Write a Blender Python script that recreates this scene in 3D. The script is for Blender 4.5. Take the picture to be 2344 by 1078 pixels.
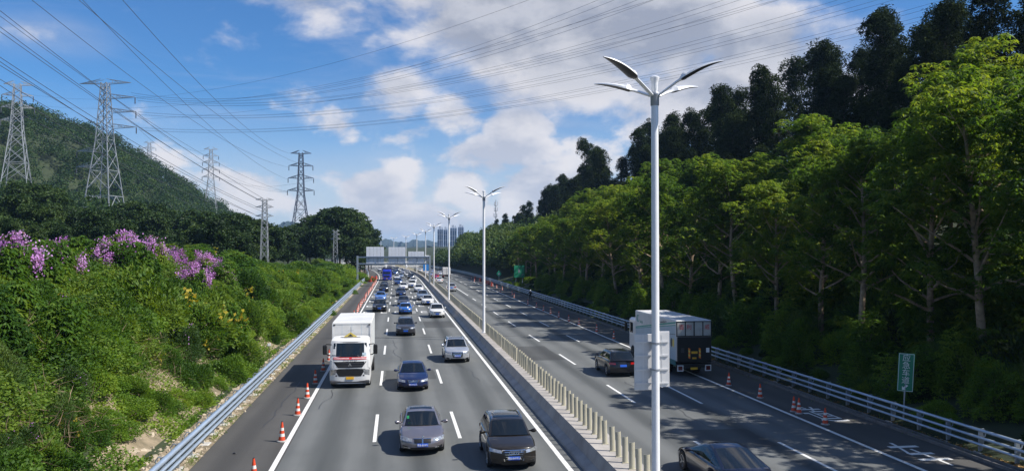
import bpy, math, random
import numpy as np
from mathutils import Vector, Matrix
R = math.radians
random.seed(7)
RNG = np.random.default_rng(11)
for o in list(bpy.data.objects):
    bpy.data.objects.remove(o)
SC = bpy.context.scene
COL = SC.collection

# ------------------------------------------------------------------ camera
CAM_H, F_PX, YAW, PITCH = 8.37, 1869.0, R(8.07), R(0.98)
cd = bpy.data.cameras.new('camera')
cd.sensor_width = 36.0
cd.lens = F_PX / 2344 * 36.0
cd.clip_start = 0.5
cd.clip_end = 20000
cam = bpy.data.objects.new('camera', cd)
COL.objects.link(cam)
cam.location = (0, 0, CAM_H)
cam.rotation_euler = (R(90) + PITCH, 0, -YAW)
SC.camera = cam
CAM_M = Matrix.Translation(cam.location) @ cam.rotation_euler.to_matrix().to_4x4()
CAM_I = CAM_M.inverted()

def ray(u, v):
    d = CAM_M.to_3x3() @ Vector(((u - 1172) / F_PX, -(v - 539) / F_PX, -1))
    return d
def at_z(u, v, z=0.0):
    d = ray(u, v)
    t = (z - CAM_H) / d.z
    return Vector((d.x * t, d.y * t, z))
def at_d(u, v, D):
    return Vector((0, 0, CAM_H)) + ray(u, v) * D
def proj(p):
    q = CAM_I @ Vector(p)
    if q.z > -1:
        return None
    return (1172 + F_PX * q.x / -q.z, 539 - F_PX * q.y / -q.z, -q.z)

# ------------------------------------------------------------------ light
SUN_EL = R(46.0)
SUN_DIR = Vector((0.93 * math.cos(SUN_EL), -0.367 * math.cos(SUN_EL), math.sin(SUN_EL))).normalized()
sd = bpy.data.lights.new('sun', 'SUN')
sd.energy = 5.0
sd.angle = R(0.53)
sd.color = (1.0, 0.945, 0.86)
sun = bpy.data.objects.new('sun', sd)
COL.objects.link(sun)
sun.rotation_euler = SUN_DIR.to_track_quat('Z', 'Y').to_euler()
sun.location = (60, -20, 80)

SC.view_settings.view_transform = 'Standard'
SC.view_settings.look = 'None'
SC.view_settings.exposure = 0.5
SC.view_settings.gamma = 1.0
SC.view_settings.use_curve_mapping = False
SC.render.engine = 'CYCLES'
SC.cycles.use_denoising = True
SC.cycles.max_bounces = 6
SC.cycles.diffuse_bounces = 3
SC.cycles.glossy_bounces = 3
SC.cycles.transmission_bounces = 3
SC.cycles.volume_bounces = 1
SC.cycles.transparent_max_bounces = 4
SC.cycles.caustics_reflective = False
SC.cycles.caustics_refractive = False

# ------------------------------------------------------------------ sky
def build_world():
    w = bpy.data.worlds.new('World')
    SC.world = w
    w.use_nodes = True
    nt = w.node_tree
    nt.nodes.clear()
    N, L = nt.nodes.new, nt.links.new
    def val(x):
        return x
    def math_(op, a, b=None, c=None, clamp=False):
        n = N('ShaderNodeMath'); n.operation = op; n.use_clamp = clamp
        for i, x in enumerate((a, b, c)):
            if x is None: continue
            if isinstance(x, (int, float)): n.inputs[i].default_value = x
            else: L(x, n.inputs[i])
        return n.outputs[0]
    def sstep(x, a, b):
        n = N('ShaderNodeMapRange'); n.interpolation_type = 'SMOOTHSTEP'
        L(x, n.inputs[0]); n.inputs[1].default_value = a; n.inputs[2].default_value = b
        return n.outputs[0]
    def mixc(f, a, b):
        n = N('ShaderNodeMix'); n.data_type = 'RGBA'
        if isinstance(f, (int, float)): n.inputs[0].default_value = f
        else: L(f, n.inputs[0])
        for i, x in ((6, a), (7, b)):
            if isinstance(x, tuple): n.inputs[i].default_value = x + (1,)
            else: L(x, n.inputs[i])
        return n.outputs[2]
    out = N('ShaderNodeOutputWorld')
    bg = N('ShaderNodeBackground')
    L(bg.outputs[0], out.inputs[0])
    sky = N('ShaderNodeTexSky')
    sky.sky_type = 'NISHITA'
    sky.sun_disc = False
    sky.sun_elevation = SUN_EL
    sky.sun_rotation = math.atan2(SUN_DIR.x, SUN_DIR.y)
    sky.altitude = 50
    sky.air_density = 1.0
    sky.dust_density = 0.35
    sky.ozone_density = 3.2
    tc = N('ShaderNodeTexCoord')
    sep = N('ShaderNodeSeparateXYZ')
    L(tc.outputs['Generated'], sep.inputs[0])
    az = math_('ARCTAN2', sep.outputs[0], sep.outputs[1])
    el = math_('ARCSINE', sep.outputs[2])
    comb = N('ShaderNodeCombineXYZ')
    L(az, comb.inputs[0]); L(el, comb.inputs[1])
    P = comb.outputs[0]
    def px(u, v):
        d = ray(u, v).normalized()
        return math.atan2(d.x, d.y), math.asin(d.z)
    def noise(scale, detail, rough, off=(0, 0, 0), sy=1.0, dist=0.0):
        m = N('ShaderNodeVectorMath'); m.operation = 'MULTIPLY_ADD'
        L(P, m.inputs[0]); m.inputs[1].default_value = (1, sy, 1); m.inputs[2].default_value = off
        n = N('ShaderNodeTexNoise'); n.inputs['Scale'].default_value = scale
        n.inputs['Detail'].default_value = detail; n.inputs['Roughness'].default_value = rough
        n.inputs['Distortion'].default_value = dist
        L(m.outputs[0], n.inputs['Vector'])
        return n.outputs['Fac']
    # the banks of cloud, each a direction with its angular half-sizes and weight
    blobs = [
        (715, -8, 150, 52, .85), (930, 10, 120, 60, .7), (1180, 20, 300, 105, 1.5), (1460, 55, 330, 115, 1.4), (1730, 95, 180, 105, 1.25),
        (1330, 150, 280, 80, 1.25), (1600, 205, 300, 80, 1.2), (1850, 240, 220, 70, .6), (1130, 110, 130, 65, 1.1),
        (915, 195, 92, 50, .95), (1040, 258, 82, 48, .95), (775, 280, 70, 38, .75), (700, 215, 60, 30, .4), (450, 290, 120, 24, .3), (950, 300, 150, 34, .55),
        (1185, 295, 80, 52, 1.5), (1150, 345, 165, 45, 1.15), (1330, 330, 130, 40, .55), (1240, 425, 110, 58, 1.55), (1060, 425, 70, 48, 1.15),
        (865, 440, 85, 52, 1.45), (950, 500, 260, 55, .85), (570, 420, 130, 60, .7), (760, 400, 120, 40, .45), (930, 380, 90, 30, .6),
        (85, 75, 105, 30, .5), (400, 370, 80, 44, .4), (2080, 330, 240, 90, .5), (2150, 60, 140, 50, .35), (350, 250, 100, 22, .3),
    ]
    F = None
    ppr = 1.0 / F_PX
    for (u, v, ru, rv, wt) in blobs:
        a, e = px(u, v)
        m = N('ShaderNodeVectorMath'); m.operation = 'SUBTRACT'
        L(P, m.inputs[0]); m.inputs[1].default_value = (a, e, 0)
        s = N('ShaderNodeVectorMath'); s.operation = 'MULTIPLY'
        L(m.outputs[0], s.inputs[0]); s.inputs[1].default_value = (1 / (ru * ppr), 1 / (rv * ppr), 0)
        sp_ = N('ShaderNodeSeparateXYZ'); L(s.outputs[0], sp_.inputs[0])
        yy_ = math_('ADD', math_('MAXIMUM', sp_.outputs[1], 0.0), math_('MULTIPLY', math_('MINIMUM', sp_.outputs[1], 0.0), .62))   # crisp crowns, trailing bases
        cb_ = N('ShaderNodeCombineXYZ'); L(sp_.outputs[0], cb_.inputs[0]); L(yy_, cb_.inputs[1])
        l = N('ShaderNodeVectorMath'); l.operation = 'LENGTH'
        L(cb_.outputs[0], l.inputs[0])
        d = math_('MULTIPLY', math_('MAXIMUM', math_('SUBTRACT', 1.35, l.outputs['Value']), 0.0), wt * 0.72)
        F = d if F is None else math_('MAXIMUM', F, d)
    n1 = noise(8.5, 10, .56, sy=1.8, dist=.2)
    n2 = noise(8.5, 10, .56, off=(.03, .055, 0), sy=1.8, dist=.2)
    n3 = noise(2.6, 6, .55, off=(3, 1, 0), sy=2.6)
    n4 = noise(22.0, 6, .62, off=(1, 5, 2), sy=1.5)
    # broken cloud goes on out of view, its cover raised to neutralise the fill light
    out_ = math_('MULTIPLY', math_('SUBTRACT', n3, .43), 2.4)
    infield = math_('MULTIPLY', sstep(math_('ABSOLUTE', math_('SUBTRACT', az, YAW)), .75, .56), sstep(el, .48, .34))
    out_ = math_('MULTIPLY', out_, math_('SUBTRACT', 1.0, infield))
    F = math_('MAXIMUM', F, out_)
    T = math_('ADD', F, math_('MULTIPLY', math_('SUBTRACT', n1, .5), 2.0))
    T = math_('ADD', T, math_('MULTIPLY', math_('SUBTRACT', n4, .5), .6))
    hi_ = sstep(el, .13, .21)
    cov = math_('ADD', math_('MULTIPLY', sstep(T, .14, .80), hi_), math_('MULTIPLY', sstep(T, .24, .56), math_('SUBTRACT', 1.0, hi_)))
    wisp = math_('MULTIPLY', sstep(noise(3.2, 8, .66, off=(0, 7, 3), sy=6.0, dist=.6), .5, .78), .24)
    lit = math_('ADD', math_('MULTIPLY', math_('SUBTRACT', n1, n2), 4.4), .55, clamp=True)
    thick = math_('MULTIPLY', sstep(F, .42, .95), sstep(el, .10, .24))
    white = mixc(lit, (5.9, 6.2, 7.3), (9.3, 9.0, 9.2))
    grey = mixc(lit, (3.9, 4.2, 5.1), (6.5, 6.6, 7.2))
    ccol = mixc(thick, white, grey)
    # sky grading stays a plain physical sky, a little deeper in blue
    skyc = N('ShaderNodeMix'); skyc.data_type = 'RGBA'; skyc.blend_type = 'MULTIPLY'
    skyc.inputs[0].default_value = 1.0
    L(sky.outputs[0], skyc.inputs[6]); skyc.inputs[7].default_value = (.52, .94, 1.36, 1)
    c0 = mixc(wisp, skyc.outputs[2], (6.6, 7.0, 8.2))
    # thin veils of high cloud
    V = None
    for (u, v, ru, rv, wt) in [(1350, 120, 520, 180, .72), (1800, 190, 340, 150, .7), (1020, 440, 440, 110, .75), (500, 410, 260, 100, .3), (1250, 330, 280, 100, .5), (900, 230, 260, 90, .2), (100, 80, 150, 50, .3), (430, 280, 200, 40, .25), (2150, 250, 300, 160, .5)]:
        a, e = px(u, v)
        m = N('ShaderNodeVectorMath'); m.operation = 'SUBTRACT'
        L(P, m.inputs[0]); m.inputs[1].default_value = (a, e, 0)
        s = N('ShaderNodeVectorMath'); s.operation = 'MULTIPLY'
        L(m.outputs[0], s.inputs[0]); s.inputs[1].default_value = (1 / (ru * ppr), 1 / (rv * ppr), 0)
        l = N('ShaderNodeVectorMath'); l.operation = 'LENGTH'
        L(s.outputs[0], l.inputs[0])
        d = math_('MULTIPLY', sstep(l.outputs['Value'], 1.25, .1), wt)
        V = d if V is None else math_('MAXIMUM', V, d)
    V = math_('MULTIPLY', V, sstep(noise(4.2, 8, .6, off=(2, 4, 1), sy=2.4, dist=.5), .28, .66))
    vcol = mixc(lit, (5.2, 5.7, 7.1), (7.6, 7.7, 8.4))
    c0 = mixc(V, c0, vcol)
    hz = sstep(el, .19, -.01)
    c1 = mixc(math_('MULTIPLY', hz, .72), c0, (7.9, 8.2, 8.9))
    c2 = mixc(math_('MULTIPLY', cov, .9), c1, ccol)
    L(c2, bg.inputs[0])
    bg.inputs[1].default_value = 0.066
build_world()

# ------------------------------------------------------------------ materials
MATS = {}
def _nt(name):
    m = bpy.data.materials.new(name)
    m.use_nodes = True
    return m, m.node_tree, m.node_tree.nodes['Principled BSDF']
def mat(name, col, rough=.5, metal=0.0, var=0.0, scale=4.0, bump=0.0, bscale=30.0, coat=0.0, spec=None, col2=None, emis=None):
    """plain procedural surface: two tones broken up by noise, optional fine relief"""
    if name in MATS: return MATS[name]
    m, nt, b = _nt(name)
    N, L = nt.nodes.new, nt.links.new
    b.inputs['Roughness'].default_value = rough
    b.inputs['Metallic'].default_value = metal
    if coat: b.inputs['Coat Weight'].default_value = coat; b.inputs['Coat Roughness'].default_value = .04
    if spec is not None: b.inputs['Specular IOR Level'].default_value = spec
    tc = N('ShaderNodeTexCoord')
    if var or col2:
        n = N('ShaderNodeTexNoise'); n.inputs['Scale'].default_value = scale; n.inputs['Detail'].default_value = 7
        n.inputs['Roughness'].default_value = .65
        L(tc.outputs['Object'], n.inputs['Vector'])
        r = N('ShaderNodeValToRGB')
        c2 = col2 or tuple(max(0, c * (1 - var)) for c in col)
        r.color_ramp.elements[0].position = .32; r.color_ramp.elements[1].position = .68
        r.color_ramp.elements[0].color = c2 + (1,); r.color_ramp.elements[1].color = tuple(col) + (1,)
        L(n.outputs['Fac'], r.inputs[0]); L(r.outputs[0], b.inputs['Base Color'])
    else:
        b.inputs['Base Color'].default_value = tuple(col) + (1,)
    if bump:
        n = N('ShaderNodeTexNoise'); n.inputs['Scale'].default_value = bscale; n.inputs['Detail'].default_value = 5
        L(tc.outputs['Object'], n.inputs['Vector'])
        bp = N('ShaderNodeBump'); bp.inputs['Strength'].default_value = bump; bp.inputs['Distance'].default_value = .02
        L(n.outputs['Fac'], bp.inputs['Height']); L(bp.outputs[0], b.inputs['Normal'])
    if emis:
        b.inputs['Emission Color'].default_value = tuple(emis[0]) + (1,); b.inputs['Emission Strength'].default_value = emis[1]
    MATS[name] = m
    return m

def leaf_mat(name, c1, c2, c3, trans=.3, rough=.58, nscale=.5, tboost=1.6, spec=.22):
    if name in MATS: return MATS[name]
    m, nt, b = _nt(name)
    N, L = nt.nodes.new, nt.links.new
    g = N('ShaderNodeNewGeometry')
    oi = N('ShaderNodeObjectInfo')
    tc = N('ShaderNodeTexCoord')
    n = N('ShaderNodeTexNoise'); n.inputs['Scale'].default_value = nscale; n.inputs['Detail'].default_value = 3
    L(g.outputs['Position'], n.inputs['Vector'])
    def M(op, a, b_):
        x = N('ShaderNodeMath'); x.operation = op
        for i, q in enumerate((a, b_)):
            if isinstance(q, (int, float)): x.inputs[i].default_value = q
            else: L(q, x.inputs[i])
        return x.outputs[0]
    f = M('ADD', M('MULTIPLY', g.outputs['Random Per Island'], .45), M('MULTIPLY', M('SUBTRACT', n.outputs['Fac'], .5), 1.9))
    f = M('ADD', f, M('ADD', M('MULTIPLY', oi.outputs['Random'], .46), .05))
    r = N('ShaderNodeValToRGB')
    e = r.color_ramp.elements
    e[0].position = .08; e[0].color = c1 + (1,)
    e[1].position = .92; e[1].color = c3 + (1,)
    k = e.new(.5); k.color = c2 + (1,)
    L(f, r.inputs[0])
    L(r.outputs[0], b.inputs['Base Color'])
    b.inputs['Roughness'].default_value = rough
    b.inputs['Specular IOR Level'].default_value = spec
    tr = N('ShaderNodeBsdfTranslucent')
    tm = N('ShaderNodeMix'); tm.data_type = 'RGBA'; tm.blend_type = 'MULTIPLY'; tm.inputs[0].default_value = 1
    L(r.outputs[0], tm.inputs[6]); tm.inputs[7].default_value = (1.25 * tboost, 1.15 * tboost, .45 * tboost, 1)
    L(tm.outputs[2], tr.inputs[0])
    mx = N('ShaderNodeMixShader'); mx.inputs[0].default_value = trans
    L(b.outputs[0], mx.inputs[1]); L(tr.outputs[0], mx.inputs[2])
    L(mx.outputs[0], nt.nodes['Material Output'].inputs[0])
    MATS[name] = m
    return m

# ------------------------------------------------------------------ object helpers
def tag(o, label=None, cat=None, group=None, kind=None):
    if label: o['label'] = label
    if cat: o['category'] = cat
    if group: o['group'] = group
    if kind: o['kind'] = kind
    return o
def empty(name, loc=(0, 0, 0), rz=0.0):
    o = bpy.data.objects.new(name, None)
    o.empty_display_size = .2
    o.location = loc; o.rotation_euler = (0, 0, rz)
    COL.objects.link(o)
    return o
def link(name, me, m=None, parent=None, loc=None, rz=None):
    o = bpy.data.objects.new(name, me)
    COL.objects.link(o)
    if m is not None and len(me.materials) == 0: me.materials.append(m)
    if parent is not None: o.parent = parent
    if loc is not None: o.location = loc
    if rz is not None: o.rotation_euler = (0, 0, rz)
    return o
KIDS = {}
def kids(o): return [c for c in bpy.data.objects if c.parent == o]
def snapshot(o):
    """a thing, its parts and their sub-parts as a plain tree (so that copies need no search)"""
    ch = {}
    for c in bpy.data.objects:
        if c.parent is not None: ch.setdefault(c.parent.name, []).append(c)
    def rec(x): return (x, [rec(c) for c in ch.get(x.name, [])])
    return rec(o)
def copy_tree(tree, parent=None):
    o, ch = tree
    c = o.copy()
    COL.objects.link(c)
    c.parent = parent
    for t in ch: copy_tree(t, c)
    return c
ORD = 'zeroth first second third fourth fifth sixth seventh eighth ninth tenth eleventh twelfth thirteenth fourteenth fifteenth sixteenth seventeenth eighteenth nineteenth twentieth'.split()
TENS = {20: 'twenty', 30: 'thirty', 40: 'forty', 50: 'fifty', 60: 'sixty', 70: 'seventy', 80: 'eighty', 90: 'ninety'}
TTH = {20: 'twentieth', 30: 'thirtieth', 40: 'fortieth', 50: 'fiftieth', 60: 'sixtieth', 70: 'seventieth', 80: 'eightieth', 90: 'ninetieth'}
def nth(i):
    if i > 100: return 'hundred-and-' + nth(i - 100)
    if i == 100: return 'hundredth'
    if i <= 20: return ORD[i]
    t, r = i // 10 * 10, i % 10
    return TTH[t] if r == 0 else TENS[t] + '-' + ORD[r]

class MB:
    """collects shapes; build() makes ONE mesh object of them"""
    def __init__(s): s.v = []; s.f = []
    def add(s, vs, fs):
        b = len(s.v); s.v += [tuple(p) for p in vs]; s.f += [tuple(i + b for i in f) for f in fs]; return s
    def box(s, x0, x1, y0, y1, z0, z1):
        return s.add([(x0, y0, z0), (x1, y0, z0), (x1, y1, z0), (x0, y1, z0), (x0, y0, z1), (x1, y0, z1), (x1, y1, z1), (x0, y1, z1)],
                     [(0, 3, 2, 1), (4, 5, 6, 7), (0, 1, 5, 4), (1, 2, 6, 5), (2, 3, 7, 6), (3, 0, 4, 7)])
    def bbox(s, x0, x1, y0, y1, z0, z1, b=.03):
        """box with chamfered edges"""
        xs, ys, zs = (x0, x1), (y0, y1), (z0, z1)
        vs, idx = [], {}
        for i in (0, 1):
            for j in (0, 1):
                for k in (0, 1):
                    sx, sy, sz = (1 if i == 0 else -1) * b, (1 if j == 0 else -1) * b, (1 if k == 0 else -1) * b
                    for a, (dx, dy, dz) in enumerate(((0, sy, sz), (sx, 0, sz), (sx, sy, 0))):
                        idx[i, j, k, a] = len(vs); vs.append((xs[i] + dx, ys[j] + dy, zs[k] + dz))
        fs = []
        for i in (0, 1): fs.append(tuple(idx[i, j, k, 0] for j, k in ((0, 0), (1, 0), (1, 1), (0, 1))))
        for j in (0, 1): fs.append(tuple(idx[i, j, k, 1] for i, k in ((0, 0), (1, 0), (1, 1), (0, 1))))
        for k in (0, 1): fs.append(tuple(idx[i, j, k, 2] for i, j in ((0, 0), (1, 0), (1, 1), (0, 1))))
        for j in (0, 1):
            for k in (0, 1): fs.append((idx[0, j, k, 1], idx[1, j, k, 1], idx[1, j, k, 2], idx[0, j, k, 2]))
        for i in (0, 1):
            for k in (0, 1): fs.append((idx[i, 0, k, 0], idx[i, 1, k, 0], idx[i, 1, k, 2], idx[i, 0, k, 2]))
            for j in (0, 1): fs.append((idx[i, j, 0, 0], idx[i, j, 1, 0], idx[i, j, 1, 1], idx[i, j, 0, 1]))
            for j in (0, 1):
                for k in (0, 1): fs.append((idx[i, j, k, 0], idx[i, j, k, 1], idx[i, j, k, 2]))
        return s.add(vs, fs)
    def path(s, pts, rad, n=6, cap=True, flat=None):
        """tube through pts; rad is one radius or one per point; flat = (a, b) makes the section an ellipse"""
        pts = [Vector(p) for p in pts]
        if isinstance(rad, (int, float)): rad = [rad] * len(pts)
        vs, fs = [], []
        up0 = None
        for i, p in enumerate(pts):
            d = (pts[min(i + 1, len(pts) - 1)] - pts[max(i - 1, 0)]).normalized()
            ref = Vector((0, 0, 1)) if abs(d.z) < .95 else Vector((0, 1, 0))
            a = d.cross(ref).normalized() if up0 is None else (up0 - d * up0.dot(d)).normalized()
            up0 = a
            b = d.cross(a)
            for k in range(n):
                t = 2 * math.pi * (k + .5) / n
                fa, fb = flat or (1, 1)
                vs.append(p + a * math.cos(t) * rad[i] * fa + b * math.sin(t) * rad[i] * fb)
        for i in range(len(pts) - 1):
            for k in range(n):
                q = (k + 1) % n
                fs.append((i * n + k, i * n + q, (i + 1) * n + q, (i + 1) * n + k))
        if cap:
            fs.append(tuple(range(n))[::-1]); fs.append(tuple(range((len(pts) - 1) * n, len(pts) * n)))
        return s.add(vs, fs)
    def beam(s, p0, p1, w, h):
        p0, p1 = Vector(p0), Vector(p1)
        d = (p1 - p0).normalized()
        ref = Vector((0, 0, 1)) if abs(d.z) < .98 else Vector((0, 1, 0))
        a = d.cross(ref).normalized() * w / 2
        b = a.cross(d).normalized() * h / 2
        vs = [p + q for p in (p0, p1) for q in (-a - b, a - b, a + b, -a + b)]
        return s.add(vs, [(0, 1, 2, 3), (7, 6, 5, 4), (0, 4, 5, 1), (1, 5, 6, 2), (2, 6, 7, 3), (3, 7, 4, 0)])
    def lathe(s, prof, n=16, c=(0, 0, 0), axis='z', cap=True):
        vs, fs = [], []
        for (r, h) in prof:
            for k in range(n):
                t = 2 * math.pi * k / n
                x, y = r * math.cos(t), r * math.sin(t)
                p = {'z': (x, y, h), 'x': (h, x, y), 'y': (x, h, y)}[axis]
                vs.append((p[0] + c[0], p[1] + c[1], p[2] + c[2]))
        for i in range(len(prof) - 1):
            for k in range(n):
                q = (k + 1) % n
                fs.append((i * n + k, i * n + q, (i + 1) * n + q, (i + 1) * n + k))
        if cap:
            fs.append(tuple(range(n))[::-1]); fs.append(tuple(range((len(prof) - 1) * n, len(prof) * n)))
        return s.add(vs, fs)
    def prism(s, poly, a0, a1, axis='x'):
        def P(p, a): return {'x': (a, p[0], p[1]), 'y': (p[0], a, p[1]), 'z': (p[0], p[1], a)}[axis]
        n = len(poly)
        vs = [P(p, a0) for p in poly] + [P(p, a1) for p in poly]
        fs = [tuple(range(n))[::-1], tuple(range(n, 2 * n))] + [(i, (i + 1) % n, n + (i + 1) % n, n + i) for i in range(n)]
        return s.add(vs, fs)
    def grid(s, rows):
        """rows: list of equal-length point lists"""
        n = len(rows[0]); vs = [p for r in rows for p in r]
        fs = [(i * n + k, i * n + k + 1, (i + 1) * n + k + 1, (i + 1) * n + k) for i in range(len(rows) - 1) for k in range(n - 1)]
        return s.add(vs, fs)
    def mesh(s, name, smooth=None):
        me = bpy.data.meshes.new(name)
        me.from_pydata(s.v, [], s.f)
        import bmesh
        bm = bmesh.new(); bm.from_mesh(me)
        bmesh.ops.dissolve_degenerate(bm, dist=1e-5, edges=bm.edges[:])
        bmesh.ops.recalc_face_normals(bm, faces=bm.faces[:])
        bm.to_mesh(me); bm.free()
        if smooth is not None:
            me.shade_smooth()
            if smooth < 180: me.set_sharp_from_angle(angle=R(smooth))
        me.update()
        return me
    def build(s, name, m, parent=None, smooth=None, loc=None, rz=None):
        return link(name, s.mesh(name, smooth), m, parent, loc, rz)

def np_mesh(name, V, mats=None, k=4):
    """V: (n, k, 3) array of separate k-gons"""
    n = V.shape[0]
    me = bpy.data.meshes.new(name)
    me.vertices.add(n * k); me.loops.add(n * k); me.polygons.add(n)
    me.vertices.foreach_set('co', V.reshape(-1).astype(np.float32))
    me.loops.foreach_set('vertex_index', np.arange(n * k, dtype=np.int32))
    me.polygons.foreach_set('loop_start', np.arange(0, n * k, k, dtype=np.int32))
    me.update(calc_edges=True)
    return me

def text_mesh(name, s, size):
    """letters as a thin mesh lying in XY, centred"""
    c = bpy.data.curves.new(name, 'FONT')
    c.body = s; c.size = size; c.align_x = 'CENTER'; c.align_y = 'CENTER'; c.extrude = .002; c.resolution_u = 3
    o = bpy.data.objects.new(name, c); COL.objects.link(o)
    dg = bpy.context.evaluated_depsgraph_get(); dg.update()
    me = bpy.data.meshes.new_from_object(o.evaluated_get(dg))
    bpy.data.objects.remove(o)
    me.name = name
    return me

# ================================================================== the place: terrain and road
def cx(Y):
    """the road bends away beyond 220 m"""
    if Y < 220: return 0.0
    if Y < 480: return -.00037 * (Y - 220) ** 2
    return -.00037 * 260 ** 2 - .1924 * (Y - 480)
def _ip(x, pts):
    return float(np.interp(x, [p[0] for p in pts], [p[1] for p in pts]))
def sm(x, a, b):
    t = min(1, max(0, (x - a) / (b - a)))
    return t * t * (3 - 2 * t)
RIGHT = [(23.2, 0), (26, .5), (30, 1.7), (38, 4.6), (60, 12.5), (85, 17), (150, 22), (260, 20), (420, 6), (700, 0)]
LEFT = [(10.0, 0), (11.2, .7), (13.5, 2.9), (17, 5.0), (22, 6.2), (30, 6.0), (45, 5.6), (62, 9)]
HILL1 = [(45, 0), (62, 3), (111, 12), (161, 19), (215, 32), (300, 46), (420, 40), (700, 0)]
HILL2 = [(45, 0), (62, 2), (90, 9), (117, 22), (150, 48), (190, 74), (215, 86), (300, 96), (420, 60), (700, 0)]
def th(X, Y):
    xl = X - cx(Y)
    if xl > 23.2:
        return _ip(xl, RIGHT) * (1 - .45 * sm(Y, 230, 600)) * (1 - sm(Y, 700, 1500))
    if xl < -9.3:
        b = _ip(-xl, LEFT) * (1 - .62 * sm(Y, 65, 210))
        X_ = -X
        k = sm(Y, 360, 480)
        h = (_ip(X_, HILL1) * (1 - k) + _ip(X_, HILL2) * k) * (1 - .7 * sm(Y, 540, 900)) * (1 - sm(Y, 1000, 1900)) * (.90 + .10 * math.sin(Y * .011 + 1.1) ** 2)
        return (b + h) * (1 - sm(Y, 1500, 2500))
    return -.03 if Y < 1500 else -.03

def build_terrain():
    xs = sorted(set([-6000, -3000, -1500, -900] + list(range(-700, -70, 14)) + list(range(-70, -26, 4)) + [-26, -24, -22, -20, -18.5, -17, -15.5, -14, -13, -12, -11, -10.2, -9.3, -7.5, 0, 8, 15, 22, 23.2, 24, 25, 26, 28, 30, 32, 34, 36, 38]
                    + list(range(42, 90, 4)) + list(range(96, 440, 14)) + [520, 700, 1000, 1600, 3000, 6000]))
    ys = sorted(set([-300, -120, -60, -30] + list(range(-10, 260, 5)) + list(range(260, 520, 12)) + list(range(520, 1000, 30)) + [1100, 1250, 1500, 1800, 2200, 2800, 3600, 5000, 8000]))
    rows = []
    for y in ys:
        c = cx(y)
        r = []
        for x in xs:
            k = c if abs(x) < 700 else 0
            X = x + k
            z = th(X, y)
            if not (-9.4 < x < 23.3): z += .25 * math.sin(X * .9 + y * .31) * math.sin(y * .7 - X * .2) * min(1, max(0, (abs(x - 7) - 17) / 6))
            r.append((X, y, z))
        rows.append(r)
    m, nt, b = _nt('terrain_soil')
    N, L = nt.nodes.new, nt.links.new
    g = N('ShaderNodeNewGeometry')
    n = N('ShaderNodeTexNoise'); n.inputs['Scale'].default_value = .35; n.inputs['Detail'].default_value = 9; n.inputs['Roughness'].default_value = .7
    L(g.outputs['Position'], n.inputs['Vector'])
    r = N('ShaderNodeValToRGB'); e = r.color_ramp.elements
    e[0].position = .35; e[0].color = (.010, .017, .007, 1); e[1].position = .8; e[1].color = (.030, .032, .016, 1)
    k = e.new(.52); k.color = (.03, .045, .015, 1)
    L(n.outputs['Fac'], r.inputs[0]); L(r.outputs[0], b.inputs['Base Color']); b.inputs['Roughness'].default_value = .95
    o = MB().grid(rows).build('terrain', m, smooth=180)
    tag(o, kind='structure')
build_terrain()

YS = [-20] + list(range(0, 220, 10)) + list(range(220, 480, 8)) + [480, 520, 560, 620, 700]
def strip(mb, x0, x1, z, y0=-20, y1=700, zf=None):
    ys = [y0] + [y for y in YS if y0 < y < y1] + [y1]
    mb.grid([[(cx(y) + x0, y, z), (cx(y) + x1, y, z)] for y in ys])
    return mb

def asphalt(name, c_lo, c_hi, streak):
    m, nt, b = _nt(name)
    N, L = nt.nodes.new, nt.links.new
    g = N('ShaderNodeNewGeometry')
    def noise(scale, detail, rough, sc):
        mp = N('ShaderNodeVectorMath'); mp.operation = 'MULTIPLY'; L(g.outputs['Position'], mp.inputs[0]); mp.inputs[1].default_value = sc
        n = N('ShaderNodeTexNoise'); n.inputs['Scale'].default_value = scale; n.inputs['Detail'].default_value = detail; n.inputs['Roughness'].default_value = rough
        L(mp.outputs[0], n.inputs['Vector']); return n.outputs['Fac']
    def M(op, a, b_):
        x = N('ShaderNodeMath'); x.operation = op
        for i, q in enumerate((a, b_)):
            if isinstance(q, (int, float)): x.inputs[i].default_value = q
            else: L(q, x.inputs[i])
        return x.outputs[0]
    wear = noise(1.0, 4, .6, (1.15, .035, 1))       # tyre tracks along the lanes
    blot = noise(.22, 7, .62, (1, .6, 1))
    grit = noise(26, 4, .8, (1, 1, 1))
    sx = N('ShaderNodeSeparateXYZ'); L(g.outputs['Position'], sx.inputs[0])
    trk = M('COSINE', M('MULTIPLY', M('ADD', sx.outputs[0], .92), 2 * math.pi / 1.875), 0)     # polished wheel paths
    oil = M('COSINE', M('MULTIPLY', M('ADD', sx.outputs[0], .92), 2 * math.pi / 3.75), 0)      # drip line between them
    wear = M('SUBTRACT', wear, M('MULTIPLY', M('MULTIPLY', trk, blot), .55))
    wear = M('ADD', wear, M('MULTIPLY', M('MULTIPLY', oil, blot), .42))
    f = M('ADD', M('MULTIPLY', wear, streak), M('ADD', M('MULTIPLY', blot, .55), M('MULTIPLY', grit, .38)))
    r = N('ShaderNodeValToRGB'); e = r.color_ramp.elements
    e[0].position = .38; e[0].color = c_lo + (1,); e[1].position = .98; e[1].color = c_hi + (1,)
    L(f, r.inputs[0]); L(r.outputs[0], b.inputs['Base Color'])
    b.inputs['Roughness'].default_value = .82
    b.inputs['Specular IOR Level'].default_value = .3
    bp = N('ShaderNodeBump'); bp.inputs['Strength'].default_value = .35; bp.inputs['Distance'].default_value = .012
    L(noise(60, 3, .7, (1, 1, 1)), bp.inputs['Height']); L(bp.outputs[0], b.inputs['Normal'])
    return m
PATCH = asphalt('patch_asphalt', (.042, .044, .045), (.095, .098, .096), .4)
ASPH = asphalt('asphalt', (.055, .060, .061), (.140, .147, .146), .62)
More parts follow.
